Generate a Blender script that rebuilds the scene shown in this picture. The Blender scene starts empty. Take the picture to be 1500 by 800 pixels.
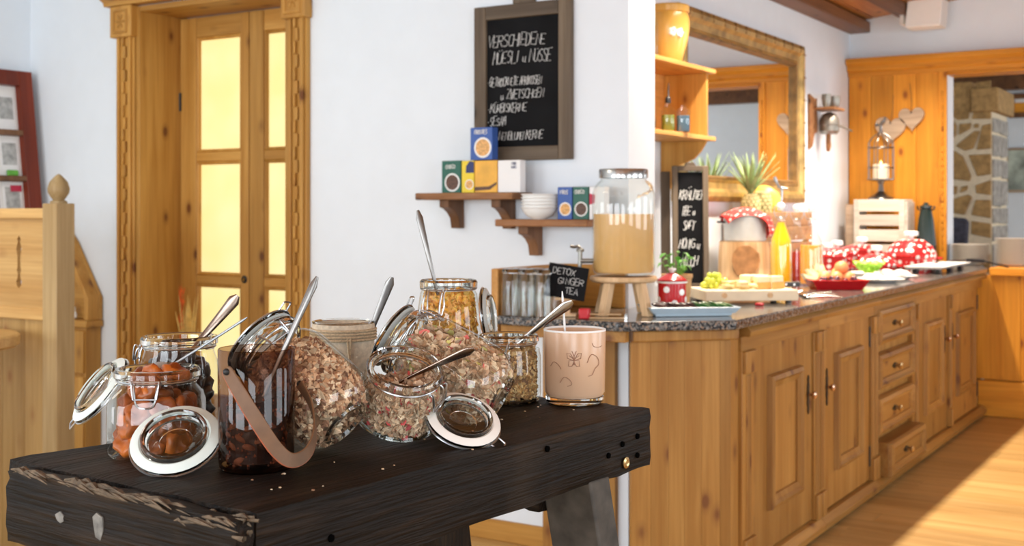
import bpy, bmesh, math, random
from mathutils import Matrix, Vector, Euler
random.seed(7)
PI = math.pi
scene = bpy.context.scene
col = scene.collection

# ------------------------------------------------------------------ camera
cam_d = bpy.data.cameras.new('camera'); cam = bpy.data.objects.new('camera', cam_d); col.objects.link(cam)
cam.location = (0, 0, 1.35)
cam.rotation_euler = (PI / 2, 0, math.radians(32))
cam_d.sensor_width = 36; cam_d.lens = 36 * 1760 / 1500
cam_d.shift_y = -92 / 1500
cam_d.clip_start = 0.05; cam_d.clip_end = 100
cam_d.dof.use_dof = True; cam_d.dof.focus_distance = 1.9; cam_d.dof.aperture_fstop = 7.5
scene.camera = cam
scene.cycles.transparent_max_bounces = 24
CR = Vector((math.cos(math.radians(32)), math.sin(math.radians(32)), 0))      # picture right, in the room
CT = Vector((math.sin(math.radians(32)), -math.cos(math.radians(32)), 0))     # towards the viewer
UP = Vector((0, 0, 1))

# ------------------------------------------------------------------ world, lamps, exposure
world = bpy.data.worlds.new('daylight'); scene.world = world; world.use_nodes = True
bg = world.node_tree.nodes['Background']; bg.inputs[0].default_value = (0.80, 0.90, 1.0, 1); bg.inputs[1].default_value = 2.5
vs = scene.view_settings
vs.view_transform = 'Standard'; vs.look = 'None'; vs.gamma = 1; vs.use_curve_mapping = False
vs.exposure = -0.58

def area_lamp(name, loc, rot, sx, sy, power, colr):
    l = bpy.data.lights.new(name, 'AREA'); l.shape = 'RECTANGLE'; l.size = sx; l.size_y = sy
    l.energy = power; l.color = colr
    o = bpy.data.objects.new(name, l); o.location = loc; o.rotation_euler = rot; col.objects.link(o)
    return o
DAY = (0.90, 0.95, 1.0)
# daylight through the windows of the right and rear walls (the wall openings are built below)
for wy in (0.2, 3.4, 6.6):
    area_lamp('window_daylight', (3.28, wy, 1.55), (0, PI / 2, 0), 1.7, 1.9, 95, DAY)
for wx in (-4.6, -1.6, 1.4):
    area_lamp('window_daylight', (wx, -2.98, 1.55), (PI / 2, 0, 0), 2.0, 1.7, 160, DAY)
# ceiling lamp rail above the buffet counter
area_lamp('counter_rail_lamp', (-2.08, 6.7, 2.62), (0, 0, 0), 0.08, 4.2, 190, (1.0, 0.86, 0.70)).data.spread = math.radians(115)
# area lamps with no window or fixture built: far room, left part of the room
area_lamp('far_room_fill_lamp', (2.9, 11.3, 1.7), (0, math.radians(84), 0), 1.2, 2.2, 130, DAY)  # added lamp that brightens the far room and its plate stacks
area_lamp('left_area_lamp', (-4.6, 1.6, 2.72), (0, 0, 0), 1.2, 1.2, 40, (1.0, 0.90, 0.76))  # warm area lamp below the flat ceiling, facing down

# ------------------------------------------------------------------ mesh builder
class MB:
    def __init__(s): s.v = []; s.f = []; s.c = None
    def add(s, vs_, fs, M=None):
        b = len(s.v)
        for p in vs_:
            p = Vector(p)
            s.v.append(M @ p if M is not None else p)
        s.f += [tuple(b + i for i in q) for q in fs]
        return s
    def box(s, x0, x1, y0, y1, z0, z1, M=None):
        return s.add([(x0,y0,z0),(x1,y0,z0),(x1,y1,z0),(x0,y1,z0),(x0,y0,z1),(x1,y0,z1),(x1,y1,z1),(x0,y1,z1)],
                     [(0,3,2,1),(4,5,6,7),(0,1,5,4),(1,2,6,5),(2,3,7,6),(3,0,4,7)], M)
    def frustum(s, b, t, z0, z1, M=None):      # b, t = (x0,x1,y0,y1) rectangles
        return s.add([(b[0],b[2],z0),(b[1],b[2],z0),(b[1],b[3],z0),(b[0],b[3],z0),(t[0],t[2],z1),(t[1],t[2],z1),(t[1],t[3],z1),(t[0],t[3],z1)],
                     [(0,3,2,1),(4,5,6,7),(0,1,5,4),(1,2,6,5),(2,3,7,6),(3,0,4,7)], M)
    def lathe(s, prof, seg=24, M=None, closed=False):
        n = len(prof); vs_ = []; fs = []; ring = []
        for r, z in prof:
            if r < 1e-6: ring.append([len(vs_)]); vs_.append((0, 0, z))
            else:
                ring.append(list(range(len(vs_), len(vs_) + seg)))
                vs_ += [(r * math.cos(2*PI*k/seg), r * math.sin(2*PI*k/seg), z) for k in range(seg)]
        pairs = [(i, i+1) for i in range(n-1)] + ([(n-1, 0)] if closed else [])
        for i, j in pairs:
            a, b = ring[i], ring[j]
            for k in range(seg):
                k2 = (k+1) % seg
                if len(a) == 1 and len(b) == 1: continue
                if len(a) == 1: fs.append((a[0], b[k2], b[k]))
                elif len(b) == 1: fs.append((a[k], a[k2], b[0]))
                else: fs.append((a[k], a[k2], b[k2], b[k]))
        return s.add(vs_, fs, M)
    def tube(s, pts, r, seg=8, closed=False, M=None):
        pts = [Vector(p) for p in pts]; n = len(pts)
        rr = r if isinstance(r, (list, tuple)) else [r] * n
        vs_ = []; fs = []; up = None
        for i, p in enumerate(pts):
            if closed: t = pts[(i+1) % n] - pts[i-1]
            else: t = pts[min(i+1, n-1)] - pts[max(i-1, 0)]
            if t.length < 1e-9: t = Vector((0, 0, 1))
            t.normalize()
            if up is None: up = t.orthogonal().normalized()
            up = up - t * up.dot(t)
            if up.length < 1e-6: up = t.orthogonal()
            up.normalize(); w = t.cross(up)
            vs_ += [p + (up * math.cos(2*PI*k/seg) + w * math.sin(2*PI*k/seg)) * rr[i] for k in range(seg)]
        for i in range(n if closed else n-1):
            a = i * seg; b = ((i+1) % n) * seg
            for k in range(seg):
                k2 = (k+1) % seg; fs.append((a+k, a+k2, b+k2, b+k))
        if not closed:
            fs.append(tuple(range(seg-1, -1, -1))); fs.append(tuple(range((n-1)*seg, n*seg)))
        return s.add(vs_, fs, M)
    def prism(s, poly, h0, h1, M=None):        # polygon (counter-clockwise) in x,y extruded along z
        n = len(poly)
        return s.add([(x, y, h0) for x, y in poly] + [(x, y, h1) for x, y in poly],
                     [tuple(range(n-1, -1, -1)), tuple(range(n, 2*n))] + [(i, (i+1) % n, n+(i+1) % n, n+i) for i in range(n)], M)
    def ball(s, c, r, seg=12, rings=8, sq=(1, 1, 1), M=None):
        T = Matrix.Translation(c) @ Matrix.Diagonal((sq[0], sq[1], sq[2], 1))
        if M is not None: T = M @ T
        return s.lathe([(r * math.sin(PI*i/rings), -r * math.cos(PI*i/rings)) for i in range(rings+1)], seg, T)
    def mesh(s, name):
        m = bpy.data.meshes.new(name); m.from_pydata([tuple(p) for p in s.v], [], s.f); m.update()
        return m
    def build(s, name, mat, parent=None, smooth=True, ang=35, bevel=0.0, bseg=2, M=None, recalc=False):
        m = s.mesh(name)
        if s.c:
            at = m.color_attributes.new('tint', 'FLOAT_COLOR', 'POINT')
            for i, q in enumerate(s.c): at.data[i].color = (*q, 1)
        if recalc:
            b = bmesh.new(); b.from_mesh(m); bmesh.ops.recalc_face_normals(b, faces=b.faces); b.to_mesh(m); b.free()
        m.materials.append(MAT[mat] if isinstance(mat, str) else mat)
        o = bpy.data.objects.new(name, m); col.objects.link(o)
        if parent is not None: o.parent = parent
        if M is not None: o.matrix_local = M
        if smooth and len(m.polygons):
            m.polygons.foreach_set('use_smooth', [True] * len(m.polygons))
            m.set_sharp_from_angle(angle=math.radians(ang))
        if bevel > 0:
            md = o.modifiers.new('bevel', 'BEVEL'); md.width = bevel; md.segments = bseg; md.limit_method = 'ANGLE'; md.angle_limit = math.radians(40)
        return o

def tag(o, label, cat, group=None):
    o['label'] = label; o['category'] = cat
    if group: o['group'] = group
    return o
def thing(name, label, cat, loc=(0, 0, 0), rot=(0, 0, 0), group=None, M=None):
    o = bpy.data.objects.new(name, None); col.objects.link(o); o.empty_display_size = 0.05
    if M is not None: o.matrix_basis = M
    else: o.location = loc; o.rotation_euler = rot
    return tag(o, label, cat, group)
def struct(o): o['kind'] = 'structure'; return o
def stuff(o): o['kind'] = 'stuff'; return o
def copy_tree(root, loc=None, rot=None, label=None):
    kids = [(ch, [g for g in bpy.data.objects if g.parent == ch]) for ch in bpy.data.objects if ch.parent == root]
    r = root.copy(); col.objects.link(r)
    if loc is not None: r.location = loc
    if rot is not None: r.rotation_euler = rot
    if label: r['label'] = label
    for ch, gs in kids:
        c = ch.copy(); col.objects.link(c); c.parent = r
        for g in gs:
            d = g.copy(); col.objects.link(d); d.parent = c
    return r
def axis_matrix(loc, z, xhint=(1, 0, 0)):      # frame with local z along z
    z = Vector(z).normalized(); x = Vector(xhint); x = (x - z * x.dot(z))
    if x.length < 1e-5: x = z.orthogonal()
    x.normalize(); y = z.cross(x)
    M = Matrix((x, y, z)).transposed().to_4x4(); M.translation = Vector(loc); return M
def catmull(pts, n=6, closed=False):
    P = [Vector(p) for p in pts]; out = []; m = len(P)
    rng = range(m if closed else m-1)
    for i in rng:
        p0 = P[(i-1) % m] if closed or i > 0 else P[i]; p1 = P[i]; p2 = P[(i+1) % m]
        p3 = P[(i+2) % m] if closed or i+2 < m else P[(i+1) % m]
        for k in range(n):
            t = k / n
            out.append(0.5 * ((2*p1) + (p2-p0)*t + (2*p0-5*p1+4*p2-p3)*t*t + (3*p1-p0-3*p2+p3)*t**3))
    if not closed: out.append(P[-1])
    return out
def circ(r, z=0, n=24, a0=0, a1=2*PI, cx=0, cy=0):
    return [(cx + r*math.cos(a0+(a1-a0)*k/n), cy + r*math.sin(a0+(a1-a0)*k/n), z) for k in range(n + (0 if abs(a1-a0-2*PI) < 1e-6 else 1))]

# ------------------------------------------------------------------ materials
MAT = {}
def newmat(name):
    m = bpy.data.materials.new(name); m.use_nodes = True; MAT[name] = m
    nt = m.node_tree; p = nt.nodes['Principled BSDF']; return m, nt, p
def N(nt, t, **kw):
    n = nt.nodes.new(t)
    for k, v in kw.items():
        if k.startswith('i_'): n.inputs[k[2:].replace('_', ' ')].default_value = v
        else: setattr(n, k, v)
    return n
def ramp(nt, stops):
    r = N(nt, 'ShaderNodeValToRGB'); e = r.color_ramp.elements
    while len(e) < len(stops): e.new(0.5)
    for q, (pos, c) in zip(e, stops): q.position = pos; q.color = (*c, 1)
    return r
def mixc(nt, fac, a, b, mode='MIX'):
    m = N(nt, 'ShaderNodeMix', data_type='RGBA', blend_type=mode)
    L = nt.links.new
    if isinstance(fac, (int, float)): m.inputs[0].default_value = fac
    else: L(fac, m.inputs[0])
    for k, q in ((6, a), (7, b)):
        if isinstance(q, tuple): m.inputs[k].default_value = (*q, 1)
        else: L(q, m.inputs[k])
    return m.outputs[2]
def plain(name, c, rough=0.5, metal=0.0, spec=0.5, var=0.06, scale=30, bump=0.0, coat=0.0):
    m, nt, p = newmat(name); L = nt.links.new
    tc = N(nt, 'ShaderNodeTexCoord'); no = N(nt, 'ShaderNodeTexNoise', i_Scale=scale, i_Detail=3.0)
    L(tc.outputs['Object'], no.inputs['Vector'])
    d = tuple(max(0, q * (1 - var)) for q in c); l = tuple(min(1, q * (1 + var)) for q in c)
    r = ramp(nt, [(0.3, d), (0.7, l)]); L(no.outputs['Fac'], r.inputs[0]); L(r.outputs[0], p.inputs['Base Color'])
    p.inputs['Roughness'].default_value = rough; p.inputs['Metallic'].default_value = metal
    p.inputs['Specular IOR Level'].default_value = spec; p.inputs['Coat Weight'].default_value = coat
    if bump:
        b = N(nt, 'ShaderNodeBump', i_Strength=bump, i_Distance=0.002); L(no.outputs['Fac'], b.inputs['Height']); L(b.outputs[0], p.inputs['Normal'])
    return m
def wood(name, light, dark, knot=None, axis=2, freq=1.0, rough=0.45, spec=0.28, knots=True, bump=0.15, contrast=1.0):
    m, nt, p = newmat(name); L = nt.links.new
    tc = N(nt, 'ShaderNodeTexCoord'); oi = N(nt, 'ShaderNodeObjectInfo')
    vm = N(nt, 'ShaderNodeVectorMath', operation='MULTIPLY_ADD')
    cx = N(nt, 'ShaderNodeCombineXYZ')
    for k in range(3): L(oi.outputs['Random'], cx.inputs[k])
    L(cx.outputs[0], vm.inputs[0]); vm.inputs[1].default_value = (7.3, 11.1, 5.7); L(tc.outputs['Object'], vm.inputs[2])
    mp = N(nt, 'ShaderNodeMapping'); sc = [14 * freq] * 3; sc[axis] = 0.9 * freq; mp.inputs['Scale'].default_value = sc
    L(vm.outputs[0], mp.inputs['Vector'])
    n1 = N(nt, 'ShaderNodeTexNoise', i_Scale=1.0, i_Detail=4.0, i_Distortion=0.6); L(mp.outputs[0], n1.inputs['Vector'])
    mp2 = N(nt, 'ShaderNodeMapping'); s2 = [90 * freq] * 3; s2[axis] = 3.0 * freq; mp2.inputs['Scale'].default_value = s2
    L(vm.outputs[0], mp2.inputs['Vector'])
    n2 = N(nt, 'ShaderNodeTexNoise', i_Scale=1.0, i_Detail=3.0); L(mp2.outputs[0], n2.inputs['Vector'])
    mid = tuple((a + b) / 2 for a, b in zip(light, dark))
    r = ramp(nt, [(0.30, dark), (0.5, mid), (0.68, light)]); L(n1.outputs['Fac'], r.inputs[0])
    r2 = ramp(nt, [(0.3, (0.80, 0.76, 0.70)), (0.65, (1, 1, 1))]); L(n2.outputs['Fac'], r2.inputs[0])
    c = mixc(nt, 0.8 * contrast, r.outputs[0], r2.outputs[0], 'MULTIPLY')
    if knots:
        mp3 = N(nt, 'ShaderNodeMapping'); s3 = [7.5 * freq] * 3; s3[axis] = 4.2 * freq; mp3.inputs['Scale'].default_value = s3
        L(vm.outputs[0], mp3.inputs['Vector'])
        vo = N(nt, 'ShaderNodeTexVoronoi', i_Scale=1.0, i_Randomness=1.0); L(mp3.outputs[0], vo.inputs['Vector'])
        kr = ramp(nt, [(0.075, (1, 1, 1)), (0.14, (0.35, 0.35, 0.35)), (0.24, (0, 0, 0))]); L(vo.outputs['Distance'], kr.inputs[0])
        c = mixc(nt, kr.outputs[0], c, knot or tuple(q * 0.35 for q in dark))
    vr = N(nt, 'ShaderNodeMapRange'); vr.inputs['To Min'].default_value = 0.86; vr.inputs['To Max'].default_value = 1.14; L(oi.outputs['Random'], vr.inputs['Value'])
    hs = N(nt, 'ShaderNodeHueSaturation'); L(vr.outputs[0], hs.inputs['Value']); L(c, hs.inputs['Color']); c = hs.outputs[0]
    L(c, p.inputs['Base Color']); p.inputs['Roughness'].default_value = rough; p.inputs['Specular IOR Level'].default_value = spec
    if bump:
        b = N(nt, 'ShaderNodeBump', i_Strength=bump, i_Distance=0.002); L(n2.outputs['Fac'], b.inputs['Height']); L(b.outputs[0], p.inputs['Normal'])
    return m
def thin_glass(name, tint=(0.96, 0.98, 0.97), rough=0.0, boost=1.0):
    m, nt, p = newmat(name); L = nt.links.new; nt.nodes.remove(p)
    out = nt.nodes['Material Output']; tr = N(nt, 'ShaderNodeBsdfTransparent'); tr.inputs[0].default_value = (*tint, 1)
    gl = N(nt, 'ShaderNodeBsdfGlossy'); gl.inputs['Roughness'].default_value = rough
    lw = N(nt, 'ShaderNodeLayerWeight'); lw.inputs[0].default_value = 0.5
    pw = N(nt, 'ShaderNodeMath', operation='POWER'); pw.inputs[1].default_value = 4.5; L(lw.outputs['Facing'], pw.inputs[0])
    mu = N(nt, 'ShaderNodeMath', operation='MULTIPLY_ADD', use_clamp=True); mu.inputs[1].default_value = 0.70; mu.inputs[2].default_value = 0.06 * boost
    mx = N(nt, 'ShaderNodeMixShader')
    L(pw.outputs[0], mu.inputs[0]); L(mu.outputs[0], mx.inputs[0]); L(tr.outputs[0], mx.inputs[1]); L(gl.outputs[0], mx.inputs[2]); L(mx.outputs[0], out.inputs[0])
    return m
def thick_glass(name, tint=(0.95, 0.98, 0.97)):
    m, nt, p = newmat(name); p.inputs['Base Color'].default_value = (*tint, 1)
    p.inputs['Transmission Weight'].default_value = 1; p.inputs['Roughness'].default_value = 0.0; p.inputs['IOR'].default_value = 1.46
    return m
def tinted(name, rough=0.75, sss=0.0, spec=0.3):
    m, nt, p = newmat(name); a = N(nt, 'ShaderNodeVertexColor', layer_name='tint'); L = nt.links.new
    L(a.outputs[0], p.inputs['Base Color']); p.inputs['Roughness'].default_value = rough; p.inputs['Specular IOR Level'].default_value = spec
    return m
def emit(name, c, s):
    m, nt, p = newmat(name); p.inputs['Base Color'].default_value = (*c, 1); p.inputs['Emission Color'].default_value = (*c, 1); p.inputs['Emission Strength'].default_value = s
    return m
def dotted(name, base, dot, scale, thr=0.3, rough=0.25):
    m, nt, p = newmat(name); L = nt.links.new
    tc = N(nt, 'ShaderNodeTexCoord'); vo = N(nt, 'ShaderNodeTexVoronoi', i_Scale=scale, i_Randomness=0.35); L(tc.outputs['Object'], vo.inputs['Vector'])
    r = ramp(nt, [(thr, dot), (thr + 0.03, base)]); r.color_ramp.interpolation = 'LINEAR'; L(vo.outputs['Distance'], r.inputs[0])
    L(r.outputs[0], p.inputs['Base Color']); p.inputs['Roughness'].default_value = rough
    return m

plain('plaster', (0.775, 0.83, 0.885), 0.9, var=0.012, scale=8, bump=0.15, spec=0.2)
plain('plaster_low_bounce', (0.36, 0.37, 0.37), 0.9, var=0.03, scale=8, spec=0.2)  # grey given to the unseen window walls to cut bounced fill light
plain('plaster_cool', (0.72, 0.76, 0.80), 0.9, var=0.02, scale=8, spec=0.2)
wood('pine', (0.60, 0.325, 0.082), (0.44, 0.205, 0.038), (0.16, 0.055, 0.015), axis=2)
wood('pine_x', (0.60, 0.325, 0.082), (0.44, 0.205, 0.038), (0.16, 0.055, 0.015), axis=0)
wood('pine_y', (0.60, 0.315, 0.095), (0.44, 0.195, 0.045), (0.16, 0.055, 0.015), axis=1)
wood('counter_pine', (0.43, 0.225, 0.060), (0.305, 0.135, 0.027), (0.17, 0.065, 0.02), axis=2)
wood('counter_pine_y', (0.43, 0.225, 0.060), (0.305, 0.135, 0.027), (0.17, 0.065, 0.02), axis=1)
wood('orange_pine', (0.76, 0.33, 0.035), (0.62, 0.235, 0.018), (0.30, 0.09, 0.015), axis=2)
wood('orange_pine_x', (0.76, 0.33, 0.035), (0.62, 0.235, 0.018), (0.30, 0.09, 0.015), axis=0)
wood('pale_pine', (0.47, 0.30, 0.115), (0.35, 0.20, 0.06), (0.28, 0.13, 0.04), axis=2)
wood('pale_pine_x', (0.58, 0.365, 0.14), (0.46, 0.255, 0.08), (0.28, 0.13, 0.04), axis=0)
wood('newel_wood', (0.43, 0.31, 0.155), (0.29, 0.19, 0.08), axis=2, knots=False)
wood('oak_floor', (0.60, 0.39, 0.155), (0.46, 0.27, 0.09), axis=0, knots=False, rough=0.35, freq=0.8)
wood('brown_shelf', (0.42, 0.21, 0.09), (0.24, 0.10, 0.04), axis=0, rough=0.5)
wood('dark_bracket', (0.26, 0.13, 0.065), (0.14, 0.065, 0.03), axis=2, rough=0.5)
wood('grey_frame', (0.19, 0.145, 0.10), (0.09, 0.065, 0.046), axis=2, rough=0.6)
wood('grey_frame_x', (0.19, 0.145, 0.10), (0.09, 0.065, 0.046), axis=0, rough=0.6)
wood('pale_stool', (0.78, 0.56, 0.34), (0.60, 0.38, 0.19), axis=2, knots=False)
wood('ceiling_board', (0.56, 0.25, 0.075), (0.40, 0.16, 0.04), axis=1)
wood('dark_beam', (0.22, 0.10, 0.04), (0.12, 0.05, 0.02), axis=1)
wood('red_wood', (0.21, 0.034, 0.013), (0.13, 0.02, 0.008), axis=2, knots=False, rough=0.35)
wood('crate_wood', (0.80, 0.74, 0.64), (0.62, 0.54, 0.44), axis=0, knots=False, rough=0.7)
wood('old_crate', (0.42, 0.24, 0.12), (0.22, 0.11, 0.05), axis=1, rough=0.7)
wood('stump_wood', (0.80, 0.56, 0.32), (0.55, 0.30, 0.12), (0.28, 0.12, 0.04), axis=2, freq=1.2)
wood('heart_wood', (0.55, 0.42, 0.30), (0.36, 0.26, 0.18), axis=0, knots=False, rough=0.7)

# worn black-brown workbench timber
def bench_mat(name, axis):
    m, nt, p = newmat(name); L = nt.links.new
    tc = N(nt, 'ShaderNodeTexCoord'); mp = N(nt, 'ShaderNodeMapping'); sc = [26.0] * 3; sc[axis] = 2.2; mp.inputs['Scale'].default_value = sc
    L(tc.outputs['Object'], mp.inputs['Vector'])
    n1 = N(nt, 'ShaderNodeTexNoise', i_Scale=1.0, i_Detail=6.0, i_Roughness=0.65); L(mp.outputs[0], n1.inputs['Vector'])
    n2 = N(nt, 'ShaderNodeTexNoise', i_Scale=6.0, i_Detail=5.0); L(tc.outputs['Object'], n2.inputs['Vector'])
    mp3 = N(nt, 'ShaderNodeMapping'); s3 = [160.0] * 3; s3[axis] = 8.0; mp3.inputs['Scale'].default_value = s3; L(tc.outputs['Object'], mp3.inputs['Vector'])
    n3 = N(nt, 'ShaderNodeTexNoise', i_Scale=1.0, i_Detail=4.0); L(mp3.outputs[0], n3.inputs['Vector'])
    r = ramp(nt, [(0.30, (0.0015, 0.001, 0.0008)), (0.50, (0.0065, 0.004, 0.0024)), (0.76, (0.036, 0.021, 0.011))]); L(n1.outputs['Fac'], r.inputs[0])
    r3 = ramp(nt, [(0.35, (0.45, 0.42, 0.40)), (0.65, (1.5, 1.4, 1.3))]); L(n3.outputs['Fac'], r3.inputs[0])
    c = mixc(nt, 0.7, r.outputs[0], r3.outputs[0], 'MULTIPLY')
    r2 = ramp(nt, [(0.54, (0, 0, 0)), (0.72, (0.6, 0.6, 0.6))]); L(n2.outputs['Fac'], r2.inputs[0])
    c = mixc(nt, r2.outputs[0], c, (0.034, 0.022, 0.013))
    L(c, p.inputs['Base Color']); p.inputs['Roughness'].default_value = 0.55; p.inputs['Specular IOR Level'].default_value = 0.16
    ad = N(nt, 'ShaderNodeMath', operation='ADD'); L(n1.outputs['Fac'], ad.inputs[0]); L(n3.outputs['Fac'], ad.inputs[1])
    b = N(nt, 'ShaderNodeBump', i_Strength=0.55, i_Distance=0.006); L(ad.outputs[0], b.inputs['Height']); L(b.outputs[0], p.inputs['Normal'])
bench_mat('bench_wood_y', 1); bench_mat('bench_wood_x', 0); bench_mat('bench_wood_z', 2)
plain('black_hole', (0.002, 0.002, 0.002), 1.0, spec=0.0)
plain('worn_splinter', (0.115, 0.082, 0.05), 0.8, var=0.5, scale=60, bump=0.6)
plain('grey_leg', (0.052, 0.046, 0.038), 0.7, var=0.45, scale=25, bump=0.5)
# polished granite
m, nt, p = newmat('granite'); L = nt.links.new
tc = N(nt, 'ShaderNodeTexCoord'); vo = N(nt, 'ShaderNodeTexVoronoi', i_Scale=170.0); no = N(nt, 'ShaderNodeTexNoise', i_Scale=45.0, i_Detail=4.0)
L(tc.outputs['Object'], vo.inputs['Vector']); L(tc.outputs['Object'], no.inputs['Vector'])
sx = N(nt, 'ShaderNodeSeparateColor'); L(vo.outputs['Color'], sx.inputs[0])
r = ramp(nt, [(0.25, (0.02, 0.022, 0.026)), (0.5, (0.10, 0.10, 0.10)), (0.8, (0.26, 0.25, 0.235)), (0.95, (0.33, 0.22, 0.15))]); L(sx.outputs[0], r.inputs[0])
r2 = ramp(nt, [(0.35, (0.5, 0.5, 0.5)), (0.65, (1.1, 1.1, 1.1))]); L(no.outputs['Fac'], r2.inputs[0])
L(mixc(nt, 0.8, r.outputs[0], r2.outputs[0], 'MULTIPLY'), p.inputs['Base Color']); p.inputs['Roughness'].default_value = 0.12

thin_glass('glass', boost=0.75); thin_glass('clear_glass', (0.97, 0.98, 0.98), boost=1.6); thick_glass('rim_glass')
thin_glass('brown_glass', (0.50, 0.375, 0.31), 0.02, 0.5)
thin_glass('window_glass', (0.97, 0.99, 1.0))
plain('gasket', (0.66, 0.74, 0.70), 0.55, var=0.03)
plain('gasket_grey', (0.40, 0.42, 0.40), 0.5, var=0.03)
plain('gasket_white', (0.80, 0.78, 0.73), 0.55, var=0.03)
plain('steel_wire', (0.48, 0.50, 0.52), 0.28, 1.0, var=0.05)
plain('steel', (0.46, 0.46, 0.45), 0.2, 1.0, var=0.04)
plain('dull_steel_dark_reflection', (0.20, 0.19, 0.18), 0.3, 1.0, var=0.06)  # steel darkened: reflection of a dark room put into the colour
plain('dark_spoon', (0.20, 0.15, 0.12), 0.25, 1.0, var=0.1)  # brown-dark reflection put into the metal colour
plain('zinc', (0.42, 0.47, 0.50), 0.4, 0.6, var=0.12, scale=18)
plain('pot_steel', (0.50, 0.51, 0.50), 0.5, 0.25, var=0.08, scale=14)
plain('pewter', (0.30, 0.29, 0.26), 0.4, 0.9, var=0.2, scale=30)
plain('black_iron', (0.02, 0.02, 0.02), 0.45, 0.4)
plain('brass', (0.62, 0.43, 0.20), 0.3, 1.0)
plain('copper_knob', (0.66, 0.42, 0.28), 0.25, 1.0)
plain('leather', (0.150, 0.076, 0.036), 0.6, var=0.12, scale=60, bump=0.2)
plain('leather_edge', (0.36, 0.085, 0.03), 0.6)
plain('linen', (0.60, 0.51, 0.38), 0.9, var=0.18, scale=120, bump=0.5)
plain('twine', (0.50, 0.38, 0.24), 0.9, var=0.2, scale=300, bump=0.6)
plain('black_board', (0.007, 0.007, 0.008), 0.8, var=0.4, scale=6, spec=0.15)
plain('chalk', (0.78, 0.78, 0.76), 0.9)
plain('white_ceramic', (0.86, 0.86, 0.84), 0.2, var=0.01)
plain('cream_ceramic', (0.80, 0.76, 0.68), 0.3, var=0.03)
plain('yellow_glaze', (0.66, 0.37, 0.08), 0.22, var=0.08, scale=8)
plain('red_enamel', (0.48, 0.012, 0.016), 0.16, var=0.03)
dotted('red_dots', (0.56, 0.018, 0.02), (0.90, 0.88, 0.84), 26, 0.34)
dotted('red_cloth', (0.58, 0.04, 0.035), (0.88, 0.80, 0.74), 34, 0.26, 0.9)
plain('red_plastic', (0.55, 0.02, 0.03), 0.35)
plain('blue_dish', (0.50, 0.62, 0.70), 0.3, var=0.03)
plain('maple_board', (0.80, 0.66, 0.46), 0.55, var=0.08, scale=12)
plain('terracotta', (0.62, 0.36, 0.15), 0.7, var=0.1)
plain('leaf', (0.10, 0.34, 0.035), 0.45, var=0.4, scale=20)
plain('pineapple_leaf', (0.27, 0.38, 0.16), 0.5, var=0.45, scale=14)
plain('pineapple_skin', (0.20, 0.20, 0.06), 0.6, var=0.3)
plain('pineapple_eye', (0.62, 0.55, 0.26), 0.6, var=0.2)
plain('melon', (0.86, 0.62, 0.08), 0.4, var=0.08)
plain('grape_green', (0.56, 0.62, 0.07), 0.25, var=0.12)
plain('grape_dark', (0.07, 0.015, 0.03), 0.2, var=0.3)
plain('cheese', (0.86, 0.70, 0.34), 0.5, var=0.06)
plain('cheese_rind', (0.78, 0.38, 0.08), 0.5, var=0.1)
plain('peach_fruit', (0.78, 0.27, 0.10), 0.45, var=0.25, scale=10)
plain('melon_flesh', (0.86, 0.78, 0.50), 0.5, var=0.06)
plain('lettuce', (0.34, 0.62, 0.06), 0.5, var=0.3)
plain('cucumber', (0.03, 0.10, 0.025), 0.35, var=0.4)
plain('cucumber_flesh', (0.62, 0.68, 0.36), 0.5, var=0.1)
plain('aubergine', (0.05, 0.022, 0.018), 0.3, var=0.4)
plain('egg_white', (0.90, 0.89, 0.85), 0.4, var=0.02)
plain('egg_yolk', (0.86, 0.52, 0.05), 0.4, var=0.05)
plain('candle_wax', (0.90, 0.80, 0.58), 0.5, var=0.03)
plain('yellow_juice', (0.92, 0.52, 0.01), 0.25, var=0.03)
plain('orange_juice', (0.92, 0.36, 0.03), 0.25, var=0.03)
plain('red_juice', (0.35, 0.005, 0.012), 0.2, var=0.05)
plain('oil_green', (0.16, 0.17, 0.02), 0.15, var=0.1)
plain('vinegar_dark', (0.05, 0.035, 0.02), 0.15, var=0.1)
plain('tea', (0.70, 0.42, 0.16), 0.3, var=0.03)
plain('black_plastic', (0.015, 0.015, 0.018), 0.35, var=0.2)
plain('dark_fabric', (0.05, 0.05, 0.07), 0.9, var=0.3)
plain('mortar', (0.66, 0.56, 0.40), 0.9, var=0.08)
plain('lamp_white', (0.84, 0.82, 0.78), 0.5, var=0.01)
plain('paper_white', (0.84, 0.84, 0.82), 0.7, var=0.01)
plain('print_grey', (0.42, 0.43, 0.42), 0.7, var=0.35, scale=25)
plain('card_blue', (0.035, 0.10, 0.36), 0.45, var=0.05)
plain('card_green', (0.012, 0.11, 0.075), 0.45, var=0.05)
plain('card_yellow', (0.80, 0.60, 0.03), 0.45, var=0.05)
plain('card_orange', (0.80, 0.42, 0.05), 0.45, var=0.15, scale=14)
plain('card_white', (0.82, 0.82, 0.82), 0.45, var=0.01)
plain('print_brown', (0.10, 0.045, 0.025), 0.5, var=0.5, scale=90)
plain('print_flake', (0.70, 0.38, 0.13), 0.5, var=0.35, scale=90)
plain('print_red', (0.50, 0.02, 0.06), 0.5)
plain('print_green', (0.02, 0.25, 0.06), 0.5)
plain('print_navy', (0.02, 0.03, 0.13), 0.5)
plain('frost_pink', (0.64, 0.415, 0.265), 0.28, var=0.05, scale=6)
plain('engraving', (0.34, 0.17, 0.10), 0.5)
plain('mirror_gold', (0.46, 0.30, 0.10), 0.35, 0.55, var=0.35, scale=12)
plain('mirror_gold_dark', (0.22, 0.12, 0.035), 0.45, 0.4, var=0.4, scale=14)
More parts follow.
